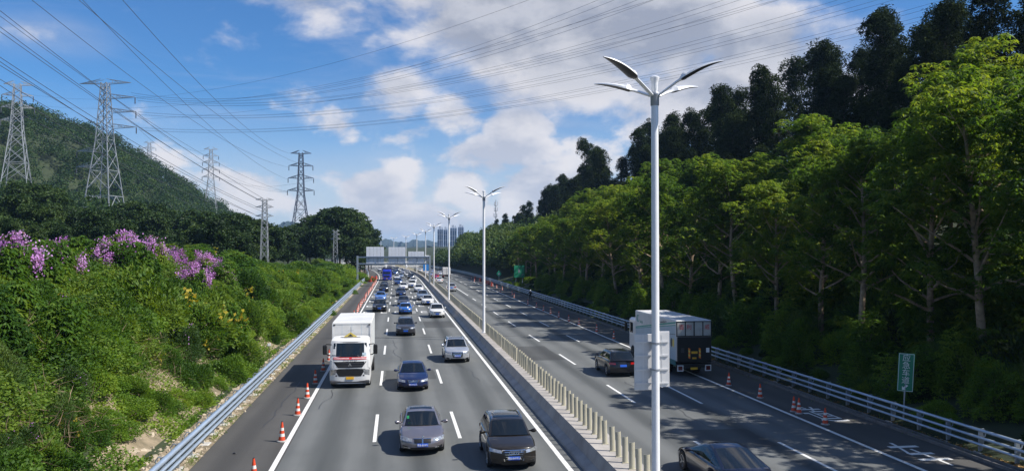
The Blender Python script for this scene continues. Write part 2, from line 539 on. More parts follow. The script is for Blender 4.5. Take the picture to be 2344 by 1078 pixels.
SHLD = asphalt('shoulder_asphalt', (.050, .049, .047), (.095, .092, .087), .4)
road = strip(MB(), -4.5, 20.0, 0.0).build('road', ASPH)
tag(road, kind='structure')
sh = strip(MB(), -7.75, -4.5, 0.0); strip(sh, 20.0, 22.95, 0.0)
tag(sh.build('shoulder', SHLD), kind='structure')

def paint_mat():
    m, nt, b = _nt('road_paint')
    N, L = nt.nodes.new, nt.links.new
    g = N('ShaderNodeNewGeometry')
    n = N('ShaderNodeTexNoise'); n.inputs['Scale'].default_value = 5; n.inputs['Detail'].default_value = 8; n.inputs['Roughness'].default_value = .75
    L(g.outputs['Position'], n.inputs['Vector'])
    r = N('ShaderNodeValToRGB'); e = r.color_ramp.elements
    e[0].position = .28; e[0].color = (.34, .34, .33, 1); e[1].position = .5; e[1].color = (.74, .74, .72, 1)
    L(n.outputs['Fac'], r.inputs[0]); L(r.outputs[0], b.inputs['Base Color']); b.inputs['Roughness'].default_value = .6
    return m
PAINT = paint_mat()
for x in (-4.67, 6.58, 9.45, 19.85):
    strip(MB(), x - .10, x + .10, .004).build('edge_line', PAINT, road)
def dash(x, y0, y1, w=.16):
    return MB().grid([[(cx(y) + x - w / 2, y, .004), (cx(y) + x + w / 2, y, .004)] for y in (y0, (y0 + y1) / 2, y1)]).build('lane_dash', PAINT, road)
for x, y0, n in ((-.92, 21.2, 25), (2.83, 21.4, 25), (12.95, 28.4, 24), (16.5, 27.7, 24)):
    for k in range(n):
        if x == 12.95 and 8 <= k <= 9: continue
        a = y0 + 15 * k
        dash(x, a, a + 6)
dash(12.95, 28.4 + 15 * 8, 28.4 + 15 * 10 + 6, .18)
# bracket marks that check the distance between cars
for yb in (109, 121, 133, 146):
    for x in (-3.9, -1.6, .2, 2.2, 3.7, 5.7):
        b = MB()
        b.box(x - .42, x + .42, yb, yb + .55, .001, .0045); b.box(x - .42, x - .2, yb + .55, yb + 2.6, .001, .0045); b.box(x - .2, x + .42, yb + 2.1, yb + 2.6, .001, .0045)
        b.build('bracket_mark', PAINT, road)
JOINT = mat('joint_rubber', (.02, .02, .021), .8, var=.3, scale=6)
for y in (78.5, 243.0):
    MB().box(cx(y) - 7.7, cx(y) + 6.95, y, y + .16, .0005, .005).build('expansion_joint', JOINT, road)
MB().box(8.75, 22.9, 78.5, 78.66, .0005, .005).build('expansion_joint', JOINT, road)
# lettering painted on the hard shoulder
for s, y in (('车', 30.7), ('道', 38.8)):
    o = link('painted_lettering', text_mesh('painted_lettering', s, 1.0), PAINT, road)
    o.scale = (1.55, 4.1, .3); o.location = (21.35, y, .005)
# tar-sealed cracks and patches
TAR = mat('tar', (.028, .028, .029), .55, var=.4, scale=9)
def crack(x, y, n, dx, dy, w):
    pts = []
    for k in range(n):
        pts.append((x, y)); x += dx + random.uniform(-.18, .18); y += dy + random.uniform(-.25, .25)
    b = MB()
    b.grid([[(p[0] - w, p[1] - w * .4, .0035), (p[0] + w, p[1] + w * .4, .0035)] for p in pts])
    b.build('sealed_crack', TAR, road)
crack(.4, 62, 22, .0, .75, .022); crack(-4.0, 44, 12, .05, .8, .02); crack(5.3, 52, 16, -.03, .8, .018); crack(14.8, 36, 20, .02, .8, .025)
crack(-6.2, 40, 16, .03, .9, .02); crack(18.4, 44, 16, .0, .9, .02)

for (x0, x1, y0, y1) in ((-.7, 2.6, 53.2, 57.4), (9.7, 12.7, 61, 70), (3.1, 6.3, 88, 96), (13.2, 16.2, 33, 36.5)):
    MB().grid([[(x0 + random.uniform(-.05, .05), y, .0022), (x1 + random.uniform(-.05, .05), y, .0022)] for y in np.linspace(y0, y1, 7)]).build('asphalt_patch', PATCH, road)
# drain kerb along the right shoulder, gravel margin on the left
KERB = mat('kerb_concrete', (.20, .19, .18), .9, var=.5, scale=1.7, bump=.3)
kb = MB()
ys = [-20] + [y for y in YS if y > -20]
for (x0, x1, h) in ((22.95, 23.06, .12), (23.30, 23.42, .12)):
    prof = [(x0, -.05), (x0, h), (x1, h), (x1, -.05)]
    kb.grid([[(cx(y) + p[0], y, p[1]) for p in prof] for y in ys])
tag(kb.build('kerb', KERB), kind='structure')
MARG = mat('margin_dirt', (.33, .26, .175), .95, col2=(.10, .085, .05), scale=.9, bump=.5, bscale=12)
mg = strip(MB(), -11.2, -7.75, .012, -20, 480)
tag(mg.build('roadside_margin', MARG), kind='structure')
mb_ = MB()
mb_.grid([[(cx(y) - x, y, th(cx(y) - x, y) + .035) for x in (9.9, 10.4, 10.9, 11.4, 11.9, 12.4, 12.9)] for y in range(-20, 300, 2)])
tag(mb_.build('roadside_margin', MARG, smooth=180), kind='structure')
mg = strip(MB(), 23.06, 26.3, .03, -20, 480)
MARG2 = mat('litter_soil', (.13, .095, .05), .95, col2=(.05, .05, .025), scale=1.1, bump=.5, bscale=12)
tag(mg.build('roadside_margin', MARG2), kind='structure')

# ================================================================== median
CONC = mat('barrier_concrete', (.44, .41, .38), .9, var=.35, scale=.8, bump=.25, bscale=18)
med = empty('median_barrier', (7.85, 20, 0))
med.location = (0, 0, 0)
tag(med, 'long concrete median barrier with a flat top between the two carriageways', 'barrier')
y = -16.0
while y < 470:
    ln = 10.0
    prof = [(7.06, -.02), (7.10, .08), (7.42, .25), (7.58, .72), (8.74, .72), (8.86, .30), (9.10, .08), (9.14, -.02)]
    yy = [y + .015, y + ln / 2, y + ln - .015]
    b = MB()
    n = len(prof)
    rows = [[(cx(q) + p[0], q, p[1]) for p in prof] for q in yy]
    b.grid(rows)
    b.add(rows[0], [tuple(range(n))]); b.add(rows[-1], [tuple(range(n))])
    b.build('barrier_segment', CONC, med)
    y += ln
SLAT = mat('slat_paint', (.50, .47, .36), .45, var=.18, scale=2)
scr = empty('anti_glare_screen', (0, 0, 0))
tag(scr, 'row of beige upright anti-glare slats standing on the median barrier', 'barrier')
sb = MB()
arc = [(.105 * math.cos(t), .075 * math.sin(t) - .02) for t in [math.pi * k / 8 for k in range(9)]]
arc_in = [(p[0] * .86, p[1] * .86 - .004) for p in arc[::-1]]
sb.prism(arc + arc_in, .0, .92, 'z')
sb.prism([(-.13, -.10), (.13, -.10), (.13, .10), (-.13, .10)], -.005, .012, 'z')
slat_me = sb.mesh('slat', 40)
slat_me.materials.append(SLAT)
k, y = 0, 22.6
far = MB()
lampY = [24.6 + 50.3 * i for i in range(14)]
while y < 372:
    if min(abs(y - q) for q in lampY) > .45:
        if k < 296:
            o = link('slat', slat_me, None, scr, (cx(y) + 8.17, y, .725), math.pi + random.uniform(-.05, .05))
            o.rotation_euler.x = random.uniform(-.03, .03); o.rotation_euler.y = random.uniform(-.03, .03)
        else:
            far.box(cx(y) + 8.07, cx(y) + 8.27, y - .04, y + .04, .725, 1.66)
        k += 1
    y += .86 if k % 9 else 1.15
tag(far.build('far_slats', SLAT, scr), kind='stuff')

# ================================================================== guardrails
GALV = mat('galvanised_steel', (.54, .65, .78), .36, metal=.55, var=.22, scale=1.3)  # base colour tinted blue to stand in for the sky the steel reflects
POST = mat('post_steel', (.46, .51, .57), .42, metal=.6, var=.3, scale=3)
PAD = mat('footing_concrete', (.55, .53, .49), .9, var=.4, scale=3, bump=.4)
def guardrail(xr, zs, hw, side, y0, y1, label, dy):
    g = empty('guardrail', (0, 0, 0))
    tag(g, label, 'guardrail')
    for (z, h, d, off) in zs:
        b = MB()
        ys_ = [y0] + [q for q in range(int(y0) + 10, int(y1), 10)] + [y1]
        sec = []
        for t in range(10):
            a = 2 * math.pi * t / 10
            sec.append((off + d * math.copysign(abs(math.cos(a)) ** .7, math.cos(a)), z + h * math.copysign(abs(math.sin(a)) ** .7, math.sin(a))))
        n = len(sec)
        rows = [[(cx(q) + xr + p[0], q, p[1]) for p in sec + sec[:1]] for q in ys_]
        b.grid(rows)
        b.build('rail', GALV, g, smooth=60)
    # one post with its footing, then copies
    pb = MB()
    s = side
    pb.prism([(-.05 * s, .02), (.07 * s, .02), (.07 * s, zs[0][0] - .1), (.02 * s, zs[0][0] + .02), (-.05 * s, zs[0][0] + .02)], -.045, .045, 'y')
    pb.prism([(.07 * s, .02), (.10 * s, .02), (.20 * s, zs[0][0] * .55), (.10 * s, zs[0][0]), (.07 * s, zs[0][0])], -.012, .012, 'y')
    pb.path([(.05 * s, 0, zs[0][0] - .02), (.18 * s, 0, zs[0][0] + .0), (.27 * s, 0, zs[0][0] - .13), (.24 * s, 0, zs[0][0] - .3), (.07 * s, 0, zs[0][0] - .38)], .028, 6)
    for (z, h, d, off) in zs: pb.box(min(-.05 * s, off), max(-.05 * s, off), -.05, .05, z - h * .6, z + h * .6)
    pme = pb.mesh('post'); pme.materials.append(POST)
    fb = MB(); fb.bbox(-.24, .24, -.27, .27, -.06, .07, .03)
    fme = fb.mesh('footing'); fme.materials.append(PAD)
    y = y0 + .7
    k = 0
    while y < y1 and k < 290:
        o = link('post', pme, None, g, (cx(y) + xr + .05 * s, y, 0))
        link('footing', fme, None, o, (random.uniform(-.06, .06), random.uniform(-.05, .05), random.uniform(-.02, .01)), random.uniform(-.1, .1))
        y += dy; k += 1
    return g
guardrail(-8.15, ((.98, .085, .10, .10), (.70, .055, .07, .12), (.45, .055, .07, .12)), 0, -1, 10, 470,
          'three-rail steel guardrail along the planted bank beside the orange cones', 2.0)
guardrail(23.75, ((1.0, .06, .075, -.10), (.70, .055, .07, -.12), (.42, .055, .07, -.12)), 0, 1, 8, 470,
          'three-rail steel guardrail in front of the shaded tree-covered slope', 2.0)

# stones and litter along the margins
def scatter_rocks(name, n, fx, fy, smin, smax, m, z0=.02):
    base = np.array([[-1, -1, -.5], [1, -1, -.5], [1, 1, -.5], [-1, 1, -.5], [-.6, -.6, .6], [.7, -.5, .5], [.6, .6, .7], [-.5, .7, .5]])
    F = [(0, 1, 5, 4), (1, 2, 6, 5), (2, 3, 7, 6), (3, 0, 4, 7), (4, 5, 6, 7)]
    V = []
    for i in range(n):
        y = fy(); x = fx(y)
        s = smin * (smax / smin) ** (random.random() ** 1.8)
        a = random.random() * 6.28
        P = base * np.array([s * random.uniform(.6, 1.3), s * random.uniform(.6, 1.3), s * random.uniform(.4, .9)]) + RNG.normal(0, s * .12, (8, 3))
        c, q = math.cos(a), math.sin(a)
        P = P @ np.array([[c, q, 0], [-q, c, 0], [0, 0, 1]]) + np.array([x, y, max(0, th(x, y)) + z0 + s * .2])
        for f in F: V.append(P[list(f)])
    o = link(name, np_mesh(name, np.array(V)), m)
    return o
STONE = mat('pale_rubble', (.50, .42, .31), .9, var=.45, scale=2.5)
o = scatter_rocks('gravel', 6500, lambda y: cx(y) + -8.05 - abs(random.gauss(0, 1.6)) + (random.random() < .3) * .28, lambda: 26 + 110 * random.random() ** 1.9, .02, .14, STONE)
tag(o, 'pale gravel and broken stones along the foot of the planted bank', 'gravel', kind='stuff')

# ================================================================== vegetation
def unit(a): return a / np.maximum(1e-9, np.linalg.norm(a, axis=-1, keepdims=True))
def leaves(P, D, Nn, Ln, Wd, fold=.0):
    """diamond leaves: base P, direction D, rough normal Nn"""
    D = unit(D); S = unit(np.cross(D, Nn)); U = np.cross(S, D)
    Ln = np.asarray(Ln).reshape(-1, 1); Wd = np.asarray(Wd).reshape(-1, 1)
    mid = P + D * Ln * .42 + U * Ln * .06
    return np.stack([P, mid + S * Wd * .5, P + D * Ln - U * Ln * .05, mid - S * Wd * .5], 1)
def rdir(n, zmin=-1.0, zmax=1.0):
    z = RNG.uniform(zmin, zmax, n); t = RNG.uniform(0, 2 * np.pi, n); r = np.sqrt(1 - z * z)
    return np.stack([r * np.cos(t), r * np.sin(t), z], 1)
def whorls(C, n_leaf, L0, W0, droop=(.25, .9)):
    """drooping rosettes of leaflets round every centre in C"""
    n = len(C)
    t = RNG.uniform(0, 6.28, (n, 1)) + np.arange(n_leaf)[None, :] * (6.2832 / n_leaf) + RNG.normal(0, .2, (n, n_leaf))
    dz = -RNG.uniform(droop[0], droop[1], (n, n_leaf))
    D = np.stack([np.cos(t), np.sin(t), dz], 2).reshape(-1, 3)
    P = np.repeat(C, n_leaf, 0)
    k = len(P)
    Nn = np.tile([0, 0, 1.0], (k, 1)) + RNG.normal(0, .25, (k, 3))
    s = RNG.uniform(.7, 1.2, k)
    return leaves(P, D, Nn, L0 * s, W0 * s)
def clump_points(C, rc, n, flat=.6, zmin=-.35, shell=.62):
    out = []
    for c, r in zip(C, rc):
        d = rdir(n, zmin, 1.0)
        q = r * RNG.uniform(shell, 1.0, (n, 1)) ** .7
        out.append(np.asarray(c)[None] + d * q * np.array([1, 1, flat]))
    return np.concatenate(out)
def wander(p, d, length, n, up, jit):
    pts = [np.array(p, float)]
    d = np.array(d, float)
    for i in range(n):
        d = d + np.array([0, 0, up]) + RNG.normal(0, jit, 3)
        d /= np.linalg.norm(d)
        pts.append(pts[-1] + d * length / n)
    return pts

def tree_mesh(name, H, crown_r, z0, nb, leaf, clump=(1.0, 1.6), per=44, trunk_r=.27, lean=.03, flat=.55, style='whorl', nclump=3, top=1.0, side=.35, shoots=0):
    """trunk with limbs, and a crown of leaf clumps carried at the limb ends; returns (wood mesh, crown mesh)"""
    w = MB()
    tp = wander((0, 0, -1.2), (random.uniform(-lean, lean), random.uniform(-lean, lean), 1), H * .86 + 1.2, 9, .02, .045)
    tr = [trunk_r * (1.25 if i == 0 else 1) * (1 - .8 * (i / 9) ** 1.1) for i in range(10)]
    w.path(tp, tr, 9)
    C, rc = [], []
    tp = np.array(tp)
    for b in range(nb):
        f = (z0 + (H * .84 - z0) * (b + random.uniform(0, .8)) / nb) / H
        i = min(8.9, max(0.0, (f * H + 1.2) / (H * .86 + 1.2) * 9))
        p = tp[int(i)] * (1 - i % 1) + tp[min(9, int(i) + 1)] * (i % 1)
        az = b * 2.4 + random.uniform(-.5, .5)
        rel = (f * H - z0) / (H - z0)
        reach = crown_r * (1.0 - .55 * max(0, rel - .25) / .75) * random.uniform(.75, 1.15)
        d = (math.cos(az), math.sin(az), side + rel * .6)
        lim = wander(p, d, reach, 5, .05, .13)
        r0 = max(.03, tr[min(9, int(i))] * .5)
        w.path(lim, [r0 * (1 - .82 * k / 5) for k in range(6)], 5)
        for s in range(nclump):
            q = lim[-1] if s == 0 else lim[random.choice((2, 3, 4))]
            e = np.array(q) + rdir(1, -.1, .5)[0] * random.uniform(.5, 1.3) * (0.25 if s == 0 else 1)
            if s: w.path([q, (np.array(q) + e) / 2 + RNG.normal(0, .07, 3), e], [r0 * .3, r0 * .22, r0 * .1], 4)
            C.append(e); rc.append(random.uniform(*clump))
    for k in range(shoots):
        f = random.uniform(.12, .3)
        q = tp[min(8, 1 + int(f * 9))]; e = q + np.array([random.uniform(-1, 1), random.uniform(-1, 1), random.uniform(-.3, .8)])
        w.path([q, e], [.03, .012], 4); C.append(e); rc.append(random.uniform(.55, .9))
    for k in range(max(2, nb // 4)):
        C.append(tp[-1] + np.array([random.uniform(-.7, .7), random.uniform(-.7, .7), random.uniform(-.5, .9) * top])); rc.append(random.uniform(*clump))
    pts = clump_points(C, rc, per, flat=flat)
    if style == 'whorl':
        V = whorls(pts, 6, leaf[0], leaf[1])
    else:
        n = len(pts)
        pts = np.repeat(pts, 3, 0) + RNG.normal(0, .10, (n * 3, 3))
        n *= 3
        D = rdir(n, -1.0, .35)
        V = leaves(pts, D, rdir(n, .1, 1), RNG.uniform(.7, 1.3, n) * leaf[0], RNG.uniform(.7, 1.3, n) * leaf[1])
    return w.mesh(name + '_trunk', 60), np_mesh(name + '_crown', V)

BARK_P = mat('bark_pale', (.44, .33, .22), .85, col2=(.16, .12, .085), scale=3.5, bump=.6, bscale=9)
BARK_D = mat('bark_dark', (.13, .105, .085), .9, col2=(.05, .042, .035), scale=4, bump=.5, bscale=9)
LEAF_A = leaf_mat('leaf_bright', (.030, .070, .011), (.080, .146, .020), (.160, .206, .030), .50, tboost=1.7)
LEAF_E = leaf_mat('leaf_eucalypt', (.010, .019, .007), (.019, .034, .011), (.042, .062, .019), .14, tboost=1.0, spec=.05, rough=.8)
LEAF_D = leaf_mat('leaf_dark', (.012, .028, .008), (.026, .056, .014), (.060, .098, .022), .22)
LEAF_S = leaf_mat('leaf_shrub', (.018, .052, .008), (.056, .124, .015), (.130, .195, .024), .34, nscale=.32)
LEAF_V = leaf_mat('leaf_vine', (.040, .092, .011), (.105, .195, .020), (.190, .272, .032), .36, nscale=.3)
LEAF_O = leaf_mat('leaf_oleander', (.030, .066, .016), (.062, .120, .028), (.115, .165, .040), .3)
LEAF_Y = leaf_mat('leaf_yellow', (.22, .20, .02), (.36, .30, .03), (.46, .36, .05), .35, tboost=1.2)
LEAF_R = leaf_mat('leaf_rust', (.26, .07, .015), (.38, .13, .02), (.44, .20, .04), .3, tboost=1.1)
PETAL = leaf_mat('petal_purple', (.36, .13, .46), (.52, .24, .63), (.66, .40, .75), .3, tboost=1.05)
PETAL_R = leaf_mat('petal_pink', (.55, .05, .06), (.65, .10, .11), (.70, .22, .24), .3, tboost=1.0)

def make_tree(name, meshes, bark, leafm, loc, rz, sc, label, group, cat='tree', sz=1.0):
    o = empty(name, loc, rz)
    o.scale = (sc, sc, sc * sz)
    link('trunk', meshes[0], bark, o)
    link('crown', meshes[1], leafm, o)
    tag(o, label, cat, group)
    return o

# --- tall broadleaved trees in rows behind the right guardrail
random.seed(21); RNG = np.random.default_rng(21)
A = [tree_mesh('broadleaf', random.uniform(14.2, 16), 4.3, random.uniform(3.4, 4.6), 24, (.33, .105), (.65, 1.3), 38, .25, lean=.07, flat=.8, nclump=3, top=1.6, side=.5, shoots=k % 3 + 2) for k in range(6)]
rows = []
y, k = 24.5, 0
while y < 200:
    rows.append(('front', 29.6 + random.uniform(-1.0, 1.2), y + random.uniform(-1.6, 1.6), random.uniform(.82, 1.06)))
    y += 6.2 if y < 120 else 7.5
y = 27
while y < 205:
    rows.append(('second', 37.0 + random.uniform(-1.6, 1.6), y + random.uniform(-1.8, 1.8), random.uniform(.86, 1.16)))
    y += 6.2
y = 30
while y < 210:
    rows.append(('third', 44.5 + random.uniform(-2, 2), y + random.uniform(-1.5, 1.5), random.uniform(.66, .9)))
    y += 6.4
cnt = {'front': 0, 'second': 0, 'third': 0}
for (rw, X, Y, s) in rows:
    cnt[rw] += 1
    lab = ('%s pale-barked broadleaved tree along the shaded guardrail, counted away from the camera' if rw == 'front'
           else '%s bright green tree of the row uphill behind the roadside trees, counted away' if rw == 'second' else '%s green tree of the upper row below the dark skyline trees, counted away') % nth(cnt[rw])
    fade = 1 - .25 * sm(Y, 110, 220)
    make_tree('broadleaf_tree', A[(cnt[rw] * 5 + len(rw)) % 6], BARK_P, LEAF_A, (X, Y, th(X, Y)), random.uniform(0, 6.28), s * fade * (1.0 if rw == 'front' else 1.0), lab,
              'broadleaved trees beside the guardrail' if rw == 'front' else rw + ' row of broadleaved trees')
# --- dark eucalyptus along the ridge behind
random.seed(5); RNG = np.random.default_rng(5)
E = [tree_mesh('eucalyptus', random.uniform(24, 27), 3.0, 6.5, 26, (.36, .13), (.8, 1.55), 100, .24, .06, 1.0, 'loose', 2, 1.6, .9) for k in range(5)]
y, k = 34, 0
while y < 420:
    k += 1
    Y = y + random.uniform(-1, 1); X = cx(Y) + 60 + random.uniform(-5.5, 6.5)
    s = random.uniform(.80, 1.10) * (1 - .55 * sm(Y, 220, 420))
    make_tree('eucalyptus_tree', E[k % 5], BARK_D, LEAF_E, (X, Y, th(X, Y)), random.uniform(0, 6.28), s, '%s tall dark slender tree on the ridge skyline, counted away from the camera' % nth(k), 'dark slender trees on the ridge', sz=random.uniform(.95, 1.08))
    y += random.uniform(2.5, 4.2)
k = 0
y = 40
while y < 240:
    k += 1
    X = 50 + random.uniform(-3, 3); Y = y
    make_tree('eucalyptus_tree', E[(k + 2) % 5], BARK_D, LEAF_E, (X, Y, th(X, Y)), random.uniform(0, 6.28), random.uniform(.56, .72), '%s shorter dark tree below the ridge skyline, counted away from the camera' % nth(k), 'shorter dark trees below the ridge', sz=.95)
    y += random.uniform(5.5, 8)

random.seed(31); RNG = np.random.default_rng(31)
# --- bushes
def bush_mesh(name, r, h, n, leaf, style='dome', lump=.3):
    d = rdir(n, -.05, 1.0)
    ph = RNG.uniform(0, 6.28, (6, 3)); fr = RNG.uniform(1.6, 4.2, (6, 3)) * RNG.choice([-1, 1], (6, 3))
    b = sum(np.sin(d @ fr[i] + ph[i, 0]) for i in range(6)) / 6
    rad = (1 + lump * b * 1.7)[:, None] * RNG.uniform(.55, 1.0, (n, 1)) ** .55
    P = d * rad * np.array([r, r, h])
    if style == 'whorl':
        return np_mesh(name, whorls(P[: n // 5], 5, leaf[0], leaf[1], (.1, .9)))
    D = d + rdir(n) * .8 + np.array([0, 0, .15])
    Nn = d + np.array([0, 0, .6]) + RNG.normal(0, .35, (n, 3))
    return np_mesh(name, leaves(P, D, Nn, RNG.uniform(.7, 1.3, n) * leaf[0], RNG.uniform(.7, 1.3, n) * leaf[1]))
def stems_mesh(name, r, h, n):
    b = MB()
    for i in range(n):
        a = random.random() * 6.28
        e = (math.cos(a) * r * .7, math.sin(a) * r * .7, h * random.uniform(.6, .9))
        b.path([(0, 0, -.6), (e[0] * .35, e[1] * .35, h * .4), e], [.04, .03, .012], 5)
    return b.mesh(name)
STEM = stems_mesh('stems', 1.2, 1.5, 7)
S_myr = [bush_mesh('myrtle_leaves', 1.45, 1.9, 7500, (.24, .085), 'whorl') for k in range(3)]
S_gen = [bush_mesh('shrub_leaves', 1.4, 1.6, 6500, (.17, .075)) for k in range(3)]
S_vin = [bush_mesh('vine_leaves', 1.6, 1.25, 8500, (.11, .085), lump=.4) for k in range(3)]
S_ole = [bush_mesh('oleander_leaves', 1.2, 1.4, 7000, (.15, .038)) for k in range(2)]
def blossom_mesh(name, r, h, ncl, per=70, size=.085, lo=.35):
    C = rdir(ncl, lo, 1.0) * np.array([r, r, h]) * RNG.uniform(.95, 1.12, (ncl, 1))
    pts = np.concatenate([c + RNG.normal(0, .12, (per, 3)) * np.array([1, 1, 1.5]) for c in C])
    n = len(pts)
    return np_mesh(name, leaves(pts, rdir(n), rdir(n), np.full(n, size), np.full(n, size * .9)))
BLOS = [blossom_mesh('blossom', 1.25, 2.05, 12, 85, .085, .6) for k in range(2)]
SPARSE = [blossom_mesh('blossom', 1.2, 1.5, 5, 12, .07, .1) for k in range(2)]
YEL = [blossom_mesh('sprigs', 1.42, 1.8, 6, 14, .17, .2) for k in range(2)]

# flowering shrubs where the photograph shows their heads of bloom (pixel, distance, how full)
def on_bank(u, v, zoff):
    """follow the line of sight until it meets the bank"""
    d = ray(u, v)
    for D in np.arange(28, 220, .25):
        p = Vector((0, 0, CAM_H)) + d * D
        if p.z - zoff < th(p.x, p.y): return p
    return Vector((0, 0, CAM_H)) + d * 60
bloom = [(30, 508, 'small', 'high at the left edge of the bank'), (62, 540, 'small', 'below the large one at the left edge'), (110, 570, 'sparse', 'beside yellow leaves near the left edge'),
         (255, 560, 'small', 'just before the fullest bloom on the bank'), (300, 550, 'large', 'with the fullest bloom on the bank'), (345, 565, 'large', 'right behind the fullest bloom'),
         (415, 580, 'small', 'midway along the bank top'), (455, 590, 'large', 'past the middle of the bank top'), (440, 615, 'small', 'hanging lower in the middle of the bank'),
         (500, 605, 'small', 'toward the lattice tower'), (315, 590, 'sparse', 'below the fullest bloom'), (520, 680, 'sparse', 'low on the bank above the guardrail'),
         (275, 555, 'large', 'immediately left of the fullest bloom'), (385, 575, 'small', 'right of the fullest bloom'), (480, 597, 'large', 'the farthest full one along the bank top'), (135, 560, 'small', 'among yellow leaves near the left edge')]
BLOOM_AT = []
for i, (u, v, kind, where) in enumerate(bloom):
    d = ray(u, v); xt = 19.5 if v < 600 else (15.0 if v < 650 else 12.0)
    p = at_d(u, v, min(75, -xt / d.x))
    zt = th(p.x, p.y)
    BLOOM_AT.append((u, v, min(75, -xt / d.x)))
    s = min(1.75, max(.7, (p.z - zt + .3) / 2.0)) * {'large': 1.0, 'small': .9, 'sparse': .9}[kind]
    o = empty('flowering_shrub', (p.x, p.y, zt - .2), random.uniform(0, 6.28))
    o.scale = (s * .8, s * .8, s)
    link('foliage', S_myr[i % 3], LEAF_S, o); link('stems', STEM, BARK_D, o)
    b = link('blossom', BLOS[i % 2] if kind != 'sparse' else SPARSE[i % 2], PETAL, o); b['kind'] = 'stuff'
    tag(o, '%s purple-blossomed shrub %s' % ({'large': 'full', 'small': 'small', 'sparse': 'thinly flowered'}[kind], where), 'shrub', 'purple flowering shrubs on the bank')
cntS = [0, 0, 0, 0]
yy = 21.0
bank_pts = []
while yy < 235:
    st = 1.75 + max(0, yy - 40) * .017
    xx = 11.2
    while xx < 27:
        X = -xx + cx(yy) + random.uniform(-.5, .5) * st; Y = yy + random.uniform(-.5, .5) * st
        q = proj((X, Y, th(X, Y) + 1))
        if q and q[0] > -90: bank_pts.append((X, Y, xx, st))
        xx += st * (1.0 if xx < 18 else 1.5)
    yy += st
for (X, Y, xx, st) in bank_pts:
    g = math.sin(X * .55 + Y * .21) + math.sin(Y * .35 - X * .3 + 2) + random.uniform(-.8, .8)
    if xx > 19 or (xx > 15.5 and random.random() < .6): kind = 0 if random.random() < .55 else 1
    elif g > .45: kind = 2
    elif Y < 52 and g < -.5 and xx > 12: kind = 3
    else: kind = 1
    if xx < 12 and random.random() < .5: kind = 2
    s = (st / 1.75) ** .8 * (random.uniform(.7, 1.2) if random.random() < .75 else random.uniform(1.25, 1.75)) * (1.0 if xx > 13.2 else .66) * (.9 if xx > 16 else 1)
    if cntS[kind] > 285: continue
    q = proj((X, Y, th(X, Y) - .25 + 1.75 * s))
    if q and any(q[2] < d_ + 2 and abs(q[0] - u_) < 66 and q[1] < v_ + 34 for (u_, v_, d_) in BLOOM_AT): s *= .45
    cntS[kind] += 1
    mesh, lm, nm, lab, grp = [
        (S_myr, LEAF_S, 'leafy_shrub', 'leafy green shrub in the upper growth of the planted bank', 'leafy shrubs of the upper bank'),
        (S_gen, LEAF_S, 'dense_shrub', 'dense mid-green shrub in the thicket covering the bank', 'dense shrubs of the bank thicket'),
        (S_vin, LEAF_V, 'creeper_mound', 'mound of bright green creeper on the bank', 'bright creeper mounds on the bank'),
        (S_ole, LEAF_O, 'narrow_leaved_shrub', 'grey-green narrow-leaved shrub low on the near bank', 'narrow-leaved shrubs on the near bank')][kind]
    o = empty(nm, (X, Y, th(X, Y) - .25), random.uniform(0, 6.28))
    o.scale = (s, s, s * random.uniform(.85, 1.15) * (1 - .42 * sm(Y, 60, 130)))
    link('foliage', mesh[random.randrange(len(mesh))], lm, o)
    if kind in (0, 1) and Y < 90: link('stems', STEM, BARK_D, o)
    if kind == 3 and random.random() < .8: tag(link('blossom', SPARSE[random.randrange(2)], PETAL_R, o), kind='stuff')
    if kind in (0, 1) and random.random() < .16 and xx < 24: tag(link('yellow_sprigs', YEL[random.randrange(2)], LEAF_Y, o), kind='stuff')
    elif kind == 0 and Y < 48 and random.random() < .12: tag(link('rust_sprigs', YEL[random.randrange(2)], LEAF_R, o), kind='stuff')
    tag(o, lab, 'shrub' if kind != 2 else 'creeper', grp)
# low creeping cover over the whole bank
n = 170000
Yc = 22 + 150 * RNG.random(n) ** 1.7
Xc = -9.6 - 13 * RNG.random(n) ** 1.25
keep = (np.sin(Xc * 1.3 + Yc * .5) + np.sin(Yc * .9 - Xc) + RNG.normal(0, .6, n) > -.3) | (Xc < -11.6)
Xc, Yc = Xc[keep], Yc[keep]
n = len(Xc)
Zc = np.array([th(a, b) for a, b in zip(Xc, Yc)]) + RNG.uniform(0, .32, n) * np.minimum(1, (-Xc - 9.0) / 1.4)
P = np.stack([Xc, Yc, Zc], 1)
me = np_mesh('bank_cover', leaves(P, rdir(n, -.2, .9), rdir(n, .3, 1), RNG.uniform(.08, .20, n), RNG.uniform(.06, .13, n)))
tag(link('creeping_ground_cover', me, LEAF_V), 'low green creepers covering the ground of the bank', 'ground cover', kind='stuff')
n = 190000
Yc = 22 + 130 * RNG.random(n) ** 1.6
Xc = -12.3 - 9 * RNG.random(n)
Zc = np.array([th(a, b) for a, b in zip(Xc, Yc)]) + RNG.uniform(.2, 1.0, n) * (1.35 + .6 * np.sin(Xc * 1.1 + Yc * .4) + .5 * np.sin(Yc * .8 - Xc * .7))
P = np.stack([Xc, Yc, Zc], 1)
me = np_mesh('tangle', leaves(P, rdir(n, -.6, .6), rdir(n, .2, 1), RNG.uniform(.10, .24, n), RNG.uniform(.05, .11, n)))
tag(link('tangled_vines', me, LEAF_S), 'tangle of vines binding the shrubs of the bank together', 'vines', kind='stuff')
n = 5000
Yc = 23 + 70 * RNG.random(n) ** 1.6
Xc = -11.0 - 7.5 * RNG.random(n) ** 1.3
kp = np.sin(Xc * .9 + Yc * .55 + 1) + np.sin(Yc * .37 - Xc * .8) > .2
Xc, Yc = Xc[kp], Yc[kp]; n = len(Xc)
Zc = np.array([th(a, b) for a, b in zip(Xc, Yc)]) + RNG.uniform(.1, 1.5, n)
P = np.stack([Xc, Yc, Zc], 1)
